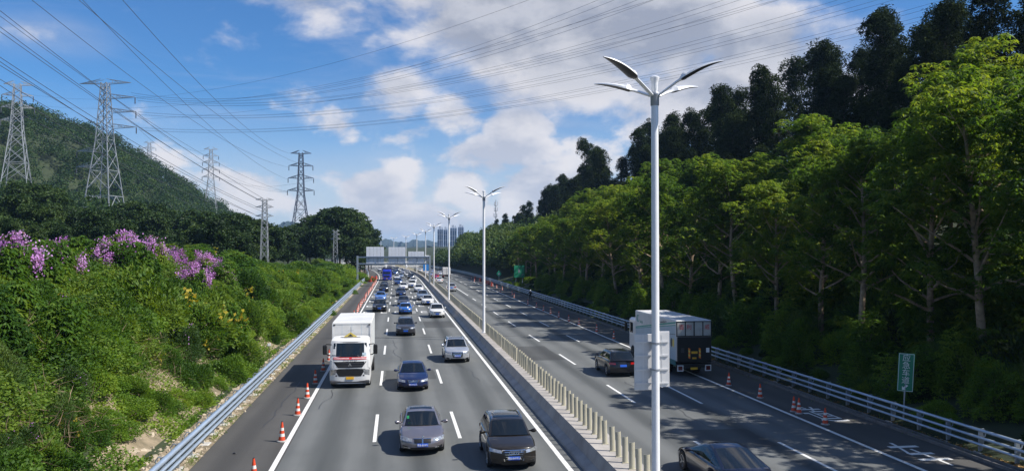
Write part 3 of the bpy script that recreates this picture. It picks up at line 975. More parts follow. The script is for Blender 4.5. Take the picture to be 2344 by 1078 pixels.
TWIG = leaf_mat('dry_twig', (.10, .07, .045), (.20, .14, .09), (.30, .23, .15), .0)
me = np_mesh('twigs', leaves(P, rdir(n, -.3, 1), rdir(n), RNG.uniform(.4, 1.1, n), RNG.uniform(.012, .03, n)))
tag(link('dry_stems', me, TWIG), 'dry brown stems poking out of the shrubs on the near bank', 'stems', kind='stuff')
# grass fringe at the asphalt edges
n = 9000
Yg = 24 + 120 * RNG.random(n) ** 1.8
clus = np.sin(Yg * 1.7) + np.sin(Yg * .63 + 1) + RNG.normal(0, .5, n)
Yg = Yg[clus > .1]; n = len(Yg)
left = RNG.random(n) < .75
Xg = np.where(left, -7.95 + RNG.normal(0, .13, n), 23.7 + RNG.normal(0, .5, n))
P = np.stack([Xg, Yg, np.full(n, .02)], 1)
D = rdir(n, .45, 1)
me = np_mesh('grass_tufts', leaves(P, D, rdir(n, -.2, .2), RNG.uniform(.08, .24, n), RNG.uniform(.012, .03, n)))
tag(link('grass', me, LEAF_V), 'tufts of grass along the edges of the asphalt', 'grass', kind='stuff')
n = 5000
Yg = 26 + 70 * RNG.random(n) ** 1.5
Xg = 23.5 + np.abs(RNG.normal(0, .9, n))
P = np.stack([Xg, Yg, np.full(n, .05) + RNG.uniform(0, .05, n)], 1)
me = np_mesh('fallen', leaves(P, rdir(n, -.15, .3), rdir(n, .5, 1), RNG.uniform(.08, .2, n), RNG.uniform(.05, .1, n)))
LITTER = leaf_mat('leaf_litter', (.10, .055, .02), (.24, .14, .05), (.36, .24, .10), .1, tboost=1.0)
tag(link('leaf_litter', me, LITTER), 'fallen brown leaves under the guardrail on the shaded side', 'leaves', kind='stuff')
# undergrowth below the right-hand trees
S_und = [bush_mesh('undergrowth_leaves', 1.5, 1.3, 5200, (.21, .06)) for k in range(3)]
S_gra = bush_mesh('reed_leaves', .9, 1.5, 1300, (.75, .04), lump=.5)
y, k = 26.0, 0
while y < 190:
    for xo in (26.0, 28.2, 31.5, 34.5, 39):
        if random.random() < .08: continue
        X = xo + random.uniform(-.8, .8) + (1.0 if xo > 26 else 0); Y = y + random.uniform(-1, 1)
        k += 1
        if k > 290: break
        o = empty('undergrowth_bush', (X, Y, th(X, Y) - .3), random.uniform(0, 6.28))
        s = random.uniform(.7, 1.3) * (1.0 if xo > 26 else .55) * (1.7 if xo > 31 else 1)
        o.scale = (s, s, s * random.uniform(.8, 1.3))
        link('foliage', S_und[k % 3], LEAF_V if random.random() < .5 else (LEAF_A if random.random() < .7 else LEAF_D), o)  # brighter leaf colour on many bushes stands in for light missing under the trees
        if random.random() < .3 and Y < 90: link('reeds', S_gra, LEAF_O, o)
        tag(o, 'shaded leafy bush under the trees behind the guardrail', 'bush', 'undergrowth bushes below the roadside trees')
    y += 2.1 + max(0, y - 40) * .022

# young trees filling the space below the tall crowns
YT = [(stems_mesh('young_trunk', 1.0, 3.4, 4), bush_mesh('young_crown', 1.9, 3.6, 5200, (.34, .11), 'whorl', .45)) for k in range(3)]
k, y = 0, 27.0
while y < 150:
    for xo in (27.6, 33.2, 40.5):
        k += 1
        X = xo + random.uniform(-1.2, 1.2); Y = y + random.uniform(-1.5, 1.5)
        s = random.uniform(.6, 1.15) * (.8 if xo < 30 else 1.45)
        o = empty('young_tree', (X, Y, th(X, Y)), random.uniform(0, 6.28)); o.scale = (s, s, s)
        link('trunk', YT[k % 3][0], BARK_P, o); link('crown', YT[(k + 1) % 3][1], LEAF_V if k % 2 else LEAF_A, o)  # every other crown coloured brighter to make up for the dim light here
        tag(o, 'young leafy tree growing in the shade below the tall roadside trees', 'tree', 'young trees in the shade')
    y += 3.4 + max(0, y - 50) * .03
# --- dark trees on the left
random.seed(9); RNG = np.random.default_rng(9)
D_ = [tree_mesh('dark_tree', 13.0, 4.6, 3.0, 16, (.55, .30), (1.3, 2.0), 60, .25, .04, .7, 'loose', 3, 1.1, .5) for k in range(4)]
k = 0
for (u, D, s) in [(845, 300, 1.0), (835, 262, 1.05), (815, 240, 1.12), (795, 235, 1.3), (770, 232, 1.25), (745, 238, 1.15), (720, 245, 1.05), (805, 270, 1.35), (780, 275, 1.35), (700, 250, 1.0), (755, 262, 1.2), (825, 222, .8), (850, 340, .8), (735, 225, .85), (710, 228, .8)]:
    k += 1
    p = at_d(u, 571, D)
    make_tree('evergreen_tree', D_[k % 4], BARK_D, LEAF_D, (p.x, p.y, th(p.x, p.y)), random.uniform(0, 6.28), s * 1.12, '%s tree of the tall dark clump beside the sign gantry, counted from the road' % nth(k), 'tall dark trees by the gantry')
k = 0
for D, us, s in ((120, range(20, 420, 62), .48), (150, range(40, 640, 46), .72), (185, range(60, 700, 40), .98), (215, range(300, 710, 30), 1.12)):
    for u in us:
        p = at_d(u + random.uniform(-14, 14), 571, D + random.uniform(-9, 9))
        if p.x > -27: continue
        k += 1
        make_tree('evergreen_tree', D_[k % 4], BARK_D, LEAF_D if random.random() < .75 else LEAF_S, (p.x, p.y, th(p.x, p.y) - .6), random.uniform(0, 6.28), s * random.uniform(.8, 1.15),
                  'bushy dark tree in the belt between the bank and the wooded hill', 'bushy trees between bank and hill')

# --- woods that read as one mass
def wood(name, spots, rmin, rmax, per, q, m, label):
    V = []
    for (X, Y) in spots:
        r = random.uniform(rmin, rmax)
        z = th(X, Y) + r * .55 + random.uniform(-.6, 2.6) * (r > 3.3)
        nl = random.randint(4, 7)
        lob = rdir(nl, -.1, 1.0) * np.array([r * .62, r * .62, r * .6])
        k = per // nl
        for l in lob:
            d = rdir(k, -.3, 1.0)
            P = np.array([X, Y, z]) + l + d * r * .52 * RNG.uniform(.75, 1.08, (k, 1))
            V.append(leaves(P, d + rdir(k) * .9, d + np.array([0, 0, .5]), RNG.uniform(.6, 1.3, k) * q, RNG.uniform(.6, 1.2, k) * q * .62))
    tag(link(name, np_mesh(name, np.concatenate(V)), m), label, 'forest', kind='stuff')
def seen(X, Y, z, m=60):
    q = proj((X, Y, z)); return q and -m < q[0] < 2344 + m
sp = []
for i in range(26000):
    X = random.uniform(-330, -40); Y = random.uniform(80, 900)
    if not seen(X, Y, th(X, Y)): continue
    if 120 < Y < 260 and X > -55: continue
    if min([9e9] + [(X - a) ** 2 + (Y - b) ** 2 for a, b in sp[-260:]]) < 34: continue
    sp.append((X, Y))
    if len(sp) > 1700: break
LEAF_H = leaf_mat('leaf_hill', (.014, .034, .010), (.034, .072, .017), (.085, .125, .030), .25, nscale=.09)
nr = [q for q in sp if q[1] < 230]
wood('forest', nr, 2.6, 4.4, 900, .5, LEAF_H, 'near foot of the wooded hill behind the planted bank')
wood('forest', [q for q in sp if q[1] >= 230], 3.8, 7.4, 320, 1.1, LEAF_H, 'wooded hill below the white lattice towers')
sp = []
for i in range(5000):
    Y = random.uniform(170, 640); X = cx(Y) + random.uniform(24, 95)
    xl = X - cx(Y)
    if xl < 27.5 or (xl > 50 and Y > 380): continue
    if Y < 205 and xl < 44: continue
    if proj((X, Y, 5))[0] < 1062: continue
    if xl > 58 and Y < 330: continue
    sp.append((X, Y))
    if len(sp) > 760: break
wood('forest', sp, 3.4, 5.6, 280, 1.0, LEAF_H, 'far wooded slope where the shaded tree belt runs down to the road')
sp = [(a, b) for a, b in ((random.uniform(-170, 60), random.uniform(520, 800)) for i in range(260)) if not -14 < a - cx(b) < 28 and not 850 < proj((a, b, 5))[0] < 1060]
wood('forest', sp, 3, 5, 200, 1.2, LEAF_H, 'distant trees closing the view where the road bends')
sp = []
for i in range(4000):
    Y = random.uniform(230, 470); X = cx(Y) + random.uniform(25.5, 40)
    if 1006 < proj((X, Y, 4))[0] < 1066: sp.append((X, Y))
    if len(sp) > 70: break
wood('forest', sp, 2.2, 3.3, 320, .8, LEAF_H, 'low trees at the far foot of the shaded slope')

# ================================================================== vehicles
GLASS = mat('car_glass', (.008, .011, .014), .04, spec=.6)
TYRE = mat('tyre_rubber', (.016, .016, .017), .8, var=.3, scale=8)
RIM = mat('rim_alloy', (.55, .56, .58), .3, metal=.85)
BLACK = mat('black_trim', (.012, .012, .013), .4, var=.2, scale=8)
CHROME = mat('chrome', (.75, .76, .78), .12, metal=1.0)
LAMP = mat('headlamp_lens', (.60, .62, .64), .08, metal=.55, var=.65, scale=9, coat=1.0)
TAIL = mat('tail_lens', (.35, .012, .012), .15, coat=1.0)
PLATE_B = mat('plate_blue', (.015, .10, .55), .4)
PLATE_Y = mat('plate_yellow', (.75, .42, .02), .45)
WHITE_T = mat('lettering_white', (.8, .8, .8), .5)
DARK_T = mat('lettering_dark', (.05, .05, .055), .5)
STICK_G = mat('sticker_green', (.05, .45, .16), .5)
STICK_Y = mat('charm_yellow', (.65, .55, .05), .6)
UNDER = mat('underbody', (.01, .01, .01), .9)
def paint(name, c, metal=.35, rough=.28):
    return mat('paint_' + name, c, rough, metal=metal if max(c) > .1 else 0.0, coat=.9, var=.08, scale=2, spec=.5 if max(c) > .1 else .15)
PAINT_ = dict(grey=paint('grey', (.24, .225, .25), .6), brown=paint('brown', (.022, .019, .016), .4), navy=paint('navy', (.012, .020, .070), .4), silver=paint('silver', (.55, .57, .60), .55),
              dark=paint('dark', (.035, .036, .045), .45), white=paint('white', (.72, .72, .71), .0, .3), blue=paint('blue', (.015, .13, .48), .3), black=paint('black', (.010, .010, .013), .3),
              sky=paint('sky', (.10, .24, .62), .3), midblue=paint('midblue', (.03, .09, .30), .35), silverblue=paint('silverblue', (.30, .38, .50), .5), deep=paint('deep', (.008, .011, .028), .4), red=paint('red', (.45, .02, .02), .2))

def smooth_curve(pts, n=240, k=9):
    xs = np.linspace(pts[0][0], pts[-1][0], n)
    ys = np.interp(xs, [p[0] for p in pts], [p[1] for p in pts])
    pad = np.concatenate([np.full(k, ys[0]) + (np.arange(-k, 0)) * (ys[1] - ys[0]), ys, np.full(k, ys[-1]) + np.arange(1, k + 1) * (ys[-1] - ys[-2])])
    ker = np.hanning(2 * k + 1); ker /= ker.sum()
    ys = np.convolve(pad, ker, 'same')[k:-k]
    return lambda t: np.interp(t, xs, ys)

SPEC = {
    'sedan': dict(L=4.85, W=1.83, H=1.46, belt=.93, nose=.70, cowl=.98, tail=1.02, yc=-1.02, yr1=-.18, yr2=.95, yd=1.75, wr=.60, R=.325, wb=2.78, tum=[(.15, .10), (.3, .0), (.5, -.03), (.62, .02), (.75, .14), (.95, .4)], bow=.36),
    'suv': dict(L=4.55, W=1.86, H=1.64, belt=1.06, nose=.86, cowl=1.10, tail=1.10, yc=-.98, yr1=-.28, yr2=1.55, yd=2.12, wr=.64, R=.36, wb=2.66, tum=[(.15, .12), (.35, .01), (.55, -.02), (.72, .0), (.86, .08), (1.1, .35)], bow=.34),
    'mini': dict(L=3.82, W=1.70, H=1.41, belt=.93, nose=.78, cowl=.98, tail=.98, yc=-.82, yr1=-.32, yr2=1.35, yd=1.75, wr=.66, R=.31, wb=2.5, tum=[(.15, .08), (.35, .0), (.55, -.02), (.7, .03), (.82, .13), (1.0, .35)], bow=.42),
    'coupe': dict(L=5.0, W=1.94, H=1.42, belt=.90, nose=.66, cowl=.94, tail=.98, yc=-1.0, yr1=-.05, yr2=.75, yd=2.15, wr=.56, R=.36, wb=2.95, tum=[(.15, .1), (.3, .0), (.5, -.02), (.62, .06), (.72, .2), (.95, .45)], bow=.45),
}
def car_shapes(S, extras):
    """meshes of one kind of car, nose toward -Y; list of (name, mesh, material key, parent name)"""
    L, W, H, belt, Rw = S['L'], S['W'], S['H'], S['belt'], S['R']
    h0, w0 = L / 2, W / 2
    yw = (-S['wb'] / 2 - .02, S['wb'] / 2 - .02)
    deck = smooth_curve([(-h0, S['nose']), (-h0 + .25, S['nose'] + .07), (S['yc'] - .05, S['cowl'] - .02), (S['yc'] + .4, belt + .02), (S['yd'] - .5, belt + .05), (S['yd'], S['tail'] - .01), (h0 - .08, S['tail'] - .05), (h0, S['tail'] - .1)])
    plan = smooth_curve([(-h0, w0 * .94), (-h0 + .5, w0 * .985), (-h0 + 1.1, w0), (h0 - 1.2, w0), (h0 - .4, w0 * .975), (h0, w0 * .92)])
    tz, td = [p[0] for p in S['tum']], [p[1] for p in S['tum']]
    def deform(x, y, z):
        gf = max(0, 1 - (y + h0) / 1.0) ** 1.5
        gr = max(0, 1 - (h0 - y) / 1.0) ** 1.5
        bx = min(1.0, abs(x) / w0)
        y = y + gf * (S['bow'] * bx ** 2.8 + float(np.interp(z, tz, td))) - gr * (.26 * bx ** 3 + .10 * abs(z - .6) / .5)
        return (x, y, z)
    def zbot(y):
        zb = .21 + .10 * max(0, 1 - (y + h0) / .5) + .12 * max(0, 1 - (h0 - y) / .5)
        for q in yw:
            a = Rw + .055
            if abs(y - q) < a: zb = max(zb, Rw + math.sqrt(a * a - (y - q) ** 2) * .97)
        return zb
    ys = set(np.linspace(-h0, h0, 44).tolist())
    for q in yw:
        a = Rw + .055
        for t in np.linspace(0, math.pi, 13): ys.add(q + a * math.cos(t) * .999)
    ys = sorted(ys)
    def section(y):
        w, zb, hd = float(plan(y)), zbot(y), float(deck(y))
        hz = lambda f: zb + (hd - zb) * f
        cr = .05
        return [(0, zb), (.80 * w, zb), (.955 * w, zb), (.978 * w, min(zb + .05, hz(.3))), (.998 * w, hz(.40)), (w, hz(.60)), (.992 * w, hz(.74)), (.965 * w, hd - .055), (.93 * w, hd - .018), (.86 * w, hd), (.55 * w, hd + cr * .55), (.28 * w, hd + cr * .85), (0, hd + cr)]
    body = MB()
    for sgn in (-1, 1):
        body.grid([[deform(sgn * x, y, z) for (x, z) in section(y)] for y in ys])
    for ye in (-h0, h0):
        s = section(ye)
        body.grid([[deform(x * f, ye, z) for f in np.linspace(-1, 1, 15)] for (x, z) in s])
    # cabin
    yc, yr1, yr2, yd = S['yc'], S['yr1'], S['yr2'], S['yd']
    top = smooth_curve([(yc, belt + .05), (yr1, H - .075), (yr1 + .35, H - .02), ((yr1 + yr2) / 2, H), (yr2, H - .055), (yd, S['tail'] - .03)], 240, 7)
    wb, wr = .905 * w0, S['wr'] * w0 * 1.12
    st = sorted(set(np.linspace(yc, yd, 34).tolist() + [yr1, yr2]))
    bl0 = lambda y: float(deck(y)) - .03
    def csec(y, sg):
        zt = float(top(y)); b0 = bl0(y)
        zt = max(zt, b0 + .01)
        f = min(1, max(0, (zt - b0) / (H - b0)))
        wt = wb + (wr - wb) * f ** .9
        pts = []
        for q in (0, .09, .5, .84, .93): pts.append((wb + (wt - wb) * q + .03 * math.sin(q * math.pi) * f, b0 + (zt - .05 * f - b0) * q))
        pts += [(wt * .965, zt - .022 * f), (wt * .90, zt - .004), (wt * .62, zt + .016), (wt * .31, zt + .026), (0, zt + .030)]
        out = []
        for (x, z) in pts:
            g = min(1, max(0, (yr1 + .3 - y) / (yr1 + .3 - yc)))
            gr = min(1, max(0, (y - yr2 + .2) / (yd - yr2 + .2)))
            bwx = 1 - (x / wb) ** 2
            out.append((sg * x, y - .20 * bwx * g + .16 * bwx * gr, z))
        return out
    parts = dict(windshield=MB(), rear_window=MB(), side_l=MB(), side_r=MB())
    for sg in (-1, 1):
        rows = [csec(y, sg) for y in st]
        for i in range(len(st) - 1):
            ym = (st[i] + st[i + 1]) / 2
            for j in range(len(rows[0]) - 1):
                q = [rows[i][j], rows[i][j + 1], rows[i + 1][j + 1], rows[i + 1][j]]
                tgt = body
                if j >= 6:
                    if ym < yr1 - .02: tgt = parts['windshield']
                    elif ym > yr2 + .04 and ym < yd - .10: tgt = parts['rear_window']
                elif 1 <= j <= 2:
                    hh = rows[i][4][2] - rows[i][0][2]
                    bp = abs(ym - (yc * .36 + yd * .64)) < .05
                    if hh > .13 and ym < yd - .42 and ym > yc + .32 and not bp: tgt = parts['side_l' if sg < 0 else 'side_r']
                tgt.add(q, [(0, 1, 2, 3)])
    def weld(me):
        import bmesh
        bm = bmesh.new(); bm.from_mesh(me); bmesh.ops.remove_doubles(bm, verts=bm.verts[:], dist=.002)
        bmesh.ops.recalc_face_normals(bm, faces=bm.faces[:]); bm.to_mesh(me); bm.free()
        me.shade_smooth(); me.set_sharp_from_angle(angle=R(38)); return me
    out = [('body', weld(body.mesh('car_body')), 'paint', None), ('windshield', weld(parts['windshield'].mesh('windshield')), GLASS, None), ('rear_window', weld(parts['rear_window'].mesh('rear_window')), GLASS, None),
           ('side_window', weld(parts['side_l'].mesh('side_window')), GLASS, None), ('side_window', weld(parts['side_r'].mesh('side_window')), GLASS, None)]
    def patch(c, off=.012, n=7, m=4, end=-1, mb=None, thick=.0):
        """panel on the nose (end=-1) or tail (end=1): c = four (x, z) corners"""
        mb = mb or MB()
        (a, b, c_, d) = c
        def pt(u, v, o):
            x = (a[0] * (1 - u) + b[0] * u) * (1 - v) + (d[0] * (1 - u) + c_[0] * u) * v
            z = (a[1] * (1 - u) + b[1] * u) * (1 - v) + (d[1] * (1 - u) + c_[1] * u) * v
            p = deform(x, end * h0, z)
            return (p[0], p[1] + end * o, p[2])
        mb.grid([[pt(i / n, j / m, off) for i in range(n + 1)] for j in range(m + 1)])
        rim = [(i / n, 0) for i in range(n)] + [(1, j / m) for j in range(m)] + [(1 - i / n, 1) for i in range(n)] + [(0, 1 - j / m) for j in range(m)]
        rim.append(rim[0])
        mb.grid([[pt(u, v, off) for u, v in rim], [pt(u, v, -.03) for u, v in rim]])
        return mb
    nz = S['nose']
    for sgn in (-1, 1):
        q = extras['lamp']
        out.append(('headlight', patch([(sgn * q[0] * w0, q[2]), (sgn * q[1] * w0, q[3]), (sgn * q[1] * w0, q[5]), (sgn * q[0] * w0, q[4])], .014, 8).mesh('headlight', 60), LAMP, None))
        out.append(('fog_lamp', patch([(sgn * .62 * w0, .30), (sgn * .88 * w0, .33), (sgn * .88 * w0, .44), (sgn * .66 * w0, .40)], .012, 5, 2).mesh('fog_lamp', 60), BLACK, None))
        t = extras['tail']
        out.append(('taillight', patch([(sgn * t[0] * w0, t[2]), (sgn * t[1] * w0, t[2]), (sgn * t[1] * w0, t[3]), (sgn * t[0] * w0, t[3])], .014, 6, 3, 1).mesh('taillight', 60), TAIL, None))
    gp = MB()
    for c in extras['grille']: patch([(p[0] * w0, p[1]) for p in c], .010, 8, 4, -1, gp)
    out.append(('grille', gp.mesh('grille', 60), BLACK, None))
    gs = MB()
    gr = extras['grille'][0]
    g_lo, g_hi = min(p[1] for p in gr), max(p[1] for p in gr)
    xw = max(abs(p[0]) for p in gr) * .86
    if extras.get('bars', 0):
        for k in range(extras['bars']):
            z = g_lo + (g_hi - g_lo) * (k + .7) / (extras['bars'] + .4)
            xk = xw * (1 - .25 * (g_hi - z) / (g_hi - g_lo))
            patch([(-xk * w0, z - .011), (xk * w0, z - .011), (xk * w0, z + .011), (-xk * w0, z + .011)], .022, 8, 1, -1, gs)
    for c in extras.get('chrome', []): patch([(p[0] * w0, p[1]) for p in c], .024, 6, 1, -1, gs)
    if gs.v: out.append(('grille_bar', gs.mesh('grille_bar', 60), CHROME, None))
    out.append(('lower_intake', patch([(-.5 * w0, .26), (.5 * w0, .26), (.56 * w0, .36), (-.56 * w0, .36)], .010, 8, 2).mesh('lower_intake', 60), BLACK, None))
    pz = extras.get('plate', .45)
    out.append(('license_plate', patch([(-.22, pz - .07), (.22, pz - .07), (.22, pz + .07), (-.22, pz + .07)], .03, 4, 2).mesh('license_plate'), PLATE_B, None))
    out.append(('license_plate', patch([(-.22, .70), (.22, .70), (.22, .84), (-.22, .84)], .03, 4, 2, 1).mesh('license_plate'), PLATE_B, None))
    # mirrors
    for sgn in (-1, 1):
        mb = MB()
        zc = belt + .10
        xs_ = [w0 * .90, w0 * .98, w0 + .07, w0 + .15, w0 + .20]
        rr = [.02, .035, .085, .085, .04]
        mb.path([(sgn * x, yc + .48 - .03 * i, zc - .02 + .01 * i) for i, x in enumerate(xs_)], rr, 8, flat=(.75, .95))
        out.append(('mirror', mb.mesh('mirror', 60), 'paint', None))
    # wheels
    tw = MB()
    tw.lathe([(Rw * .62, -.10), (Rw * .93, -.11), (Rw, -.08), (Rw, .08), (Rw * .93, .11), (Rw * .62, .10)], 22, axis='x')
    rim = MB()
    rim.lathe([(Rw * .64, -.02), (Rw * .66, .095), (Rw * .60, .105), (Rw * .56, .05), (.0, .045)], 22, axis='x', cap=False)
    for k in range(5):
        a = k * 2 * math.pi / 5
        rim.beam((.085, 0, 0), (.09, Rw * .6 * math.cos(a), Rw * .6 * math.sin(a)), .055, .03)
    rim.lathe([(.05, .05), (.05, .1), (.001, .105)], 10, axis='x', cap=False)
    wm, rm = tw.mesh('wheel', 40), rim.mesh('rim', 40)
    out.append(('WHEELS', (wm, rm, [(sg * (w0 - .105), q, Rw, sg) for sg in (-1, 1) for q in yw]), None, None))
    out.append(('underbody', MB().box(-w0 * .82, w0 * .82, -h0 + .45, h0 - .5, .2, .42).mesh('underbody'), UNDER, None))
    ytop = (yr1 + yr2) / 2
    if extras.get('rails'):
        for sgn in (-1, 1):
            xr = sgn * wr * .90
            out.append(('roof_rail', MB().path([(xr, yr1 + .12, float(top(yr1 + .12)) - .01), (xr, yr1 + .25, float(top(yr1 + .25)) + .045), (xr, ytop, H + .05), (xr, yr2 - .15, float(top(yr2 - .15)) + .045), (xr, yr2, float(top(yr2)) - .01)], .018, 6).mesh('roof_rail', 50), extras['rails'], None))
    if extras.get('sunroof'):
        a, b = extras['sunroof']
        out.append(('sunroof', MB().grid([[(x * wr * .78, y, float(top(y)) + .034 - .016 * abs(x) ** 2) for x in np.linspace(-1, 1, 7)] for y in np.linspace(yr1 + a, yr1 + b, 6)]).mesh('sunroof', 60), GLASS, None))
    for e in extras.get('more', []):
        out.append((e[0], e[1](deform, h0, w0, top), e[2], None))
    return out
_cache = {}
def car_kind(key, base, extras):
    _cache[key] = (SPEC[base], car_shapes(SPEC[base], extras))
def rings(deform, h0, w0, top, z=.62, r=.058, n=4, dx=.085):
    mb = MB()
    for k in range(n):
        c = deform((k - (n - 1) / 2) * dx, -h0, z)
        pts = [(c[0] + r * math.cos(t), c[1] - .04, c[2] + r * math.sin(t)) for t in np.linspace(0, 2 * math.pi, 17)]
        mb.path(pts, .010, 5, cap=False)
    return mb.mesh('emblem', 60)
def disc(deform, h0, w0, top, z=.66, r=.05):
    c = deform(0, -h0, z)
    return MB().lathe([(r, c[1] - .055), (r * .8, c[1] - .065), (.001, c[1] - .066)], 14, (0, 0, c[2]), 'y', cap=False).mesh('emblem', 60)
def wind_tag(x, z0, w, h, y):
    return lambda deform, h0, w0, top: MB().box(x - w / 2, x + w / 2, y, y + .01, z0, z0 + h).mesh('sticker')
car_kind('saloon_grey', 'sedan', dict(lamp=(.46, .97, .58, .62, .70, .76), tail=(.55, .96, .72, .86), grille=[[(-.36, .54), (-.03, .53), (-.03, .70), (-.38, .70)], [(.03, .53), (.36, .54), (.38, .70), (.03, .70)]],
         chrome=[[(-.40, .695), (-.02, .695), (-.02, .715), (-.40, .715)], [(.02, .695), (.40, .695), (.40, .715), (.02, .715)], [(-.03, .53), (.03, .53), (.03, .70), (-.03, .70)], [(.55, .335), (.86, .36), (.86, .38), (.55, .355)], [(-.86, .36), (-.55, .335), (-.55, .355), (-.86, .38)]],
         sunroof=(.25, .72), plate=.46, more=[('emblem', lambda d, h, w, t: disc(d, h, w, t, .75, .045), CHROME)]))
car_kind('crossover_brown', 'suv', dict(lamp=(.50, .97, .70, .74, .80, .86), tail=(.55, .96, .84, .98), grille=[[(-.36, .42), (.36, .42), (.47, .80), (-.47, .80)]], bars=4, rails=CHROME, sunroof=(.20, 1.2), plate=.52,
         chrome=[[(-.47, .795), (.47, .795), (.48, .82), (-.48, .82)], [(-.40, .41), (-.36, .41), (-.46, .81), (-.50, .81)], [(.36, .41), (.40, .41), (.50, .81), (.46, .81)]],
         more=[('emblem', lambda d, h, w, t: rings(d, h, w, t, .73), CHROME)]))
car_kind('saloon_navy', 'sedan', dict(lamp=(.50, .97, .56, .60, .68, .74), tail=(.55, .96, .74, .88), grille=[[(-.34, .55), (.34, .55), (.42, .70), (-.42, .70)]], bars=3, plate=.44, more=[('emblem', lambda d, h, w, t: disc(d, h, w, t, .63, .05), CHROME)]))
car_kind('suv_chrome', 'suv', dict(lamp=(.50, .97, .70, .72, .82, .88), tail=(.55, .96, .84, .98), grille=[[(-.38, .44), (.38, .44), (.46, .82), (-.46, .82)]], bars=5, rails=CHROME, sunroof=(.2, 1.1), plate=.54,
         chrome=[[(-.46, .81), (.46, .81), (.47, .835), (-.47, .835)]], more=[('emblem', lambda d, h, w, t: rings(d, h, w, t, .75), CHROME)]))
car_kind('suv_plain', 'suv', dict(lamp=(.48, .97, .72, .75, .82, .90), tail=(.55, .96, .84, .98), grille=[[(-.42, .62), (.42, .62), (.45, .80), (-.45, .80)]], bars=2, rails=BLACK, plate=.52))
car_kind('saloon_plain', 'sedan', dict(lamp=(.48, .97, .57, .61, .69, .75), tail=(.55, .96, .74, .88), grille=[[(-.36, .56), (.36, .56), (.40, .69), (-.40, .69)]], bars=2, plate=.45))
car_kind('hatch_small', 'mini', dict(lamp=(.52, .88, .60, .62, .80, .80), tail=(.62, .94, .66, .86), grille=[[(-.40, .50), (.40, .50), (.46, .66), (-.46, .66)]], bars=2, plate=.46,
         more=[('bonnet_stripe', lambda d, h, w, t: MB().grid([[d(x, y, 0)[:2] + (.98 - .20 * ((-y - .85) / 1.05) ** 2 + .012 if y > -1.86 else .8,) for x in (.22, .30, .38)] for y in np.linspace(-1.75, -.95, 7)]).mesh('bonnet_stripe'), WHITE_T)]))
car_kind('coupe_sport', 'coupe', dict(lamp=(.52, .97, .56, .60, .70, .76), tail=(.45, .97, .74, .84), grille=[[(-.60, .30), (.60, .30), (.56, .42), (-.56, .42)]], bars=0, plate=.46))

def place_car(key, pnt, X, Y, label, rz=0.0, front=True, group=None, plate=None, two=None):
    """X: lane position; Y: distance of the nose (front=True) or of the tail toward the camera"""
    S, shapes = _cache[key]
    yc_ = Y + S['L'] / 2
    if yc_ > 222:
        rz += math.atan2(cx(yc_ + 2) - cx(yc_ - 2), 4) * -1
    o = empty('car', (X + cx(yc_), yc_, .0), rz + (0 if front else math.pi))
    body = None
    for (nm, me, mt, par) in shapes:
        if nm == 'WHEELS':
            wm, rm, pos = me
            for (x, y, z, sg) in pos:
                w_ = link('wheel', wm, TYRE, o, (x, y, z), 0 if sg > 0 else math.pi)
                link('rim', rm, RIM, w_)
            continue
        c = link(nm, me, None, o)
        if len(me.materials) == 0: me.materials.append(mt if mt != 'paint' else PAINT_['white'])
        if mt == 'paint':
            c.material_slots[0].link = 'OBJECT'; c.material_slots[0].material = PAINT_[pnt]
        if nm == 'body': body = c
    tag(o, label, 'car', group)
    if plate:
        pl = [c for c in o.children if c.name.startswith('license_plate')] if False else None
        zp = {'saloon_grey': .46, 'crossover_brown': .52, 'saloon_navy': .44, 'suv_chrome': .54}[key]
        t = link('plate_lettering', text_mesh('plate_lettering', plate, .115), WHITE_T, o)
        t.rotation_euler = (R(90), 0, 0)
        t.location = (0, -S['L'] / 2 - .045 + float(np.interp(zp, [p[0] for p in S['tum']], [p[1] for p in S['tum']])) - .0, zp)
        t.scale = (.9, 1, 1)
    return o
L1, L2, L3 = -2.75, 1.0, 4.6
g = 'oncoming cars'
c = place_car('saloon_grey', 'grey', 1.08, 33.4, 'grey saloon with a sunroof and split grille, foremost in the middle lane', plate='粤B·859F1', group=g)
link('sticker', MB().box(-.62, -.52, -1.0, -.99, 1.16, 1.28).mesh('sticker'), STICK_G, c).location = (0, .17, .06)
c = place_car('crossover_brown', 'brown', 4.42, 30.6, 'dark brown crossover with a four-ring grille at the bottom of the picture', plate='粤B·8W91A', group=g)
place_car('saloon_navy', 'navy', 1.0, 48.5, 'dark navy saloon beside the white box truck', plate='粤B·KN67C', group=g)
place_car('suv_chrome', 'silver', 4.5, 60.2, 'silver SUV with a chrome grille in the lane beside the median', plate='粤B·9K17S', group=g)
place_car('suv_plain', 'dark', .93, 79.5, 'dark grey SUV alone in the middle lane behind the navy saloon', group=g)
place_car('suv_plain', 'white', 5.0, 100, 'white SUV with black roof rails hugging the median line', group=g)
place_car('hatch_small', 'blue', 1.2, 106, 'small blue hatchback with a white bonnet stripe', group=g)
place_car('saloon_plain', 'dark', 1.1, 121, 'dark saloon right behind the small blue hatchback', group=g)
place_car('suv_plain', 'black', -2.2, 110.5, 'black SUV in the lane behind the white box truck', group=g)
place_car('saloon_plain', 'sky', -2.5, 134, 'bright blue taxi saloon behind the black SUV', group=g)
place_car('suv_plain', 'black', -2.4, 162, 'black SUV with lit white headlamps behind the bright blue taxi', group=g)
place_car('saloon_plain', 'black', -2.5, 177, 'black saloon half hidden behind the black SUV near the gantry', group=g)
place_car('saloon_plain', 'deep', .85, 147, 'dark saloon in the middle lane before the bracket marks', group=g)
place_car('saloon_plain', 'white', 1.55, 171, 'white saloon drifting toward the median lane behind a dark saloon', group=g)
place_car('suv_plain', 'midblue', .5, 194, 'mid-blue car passing under the gantry', group=g)
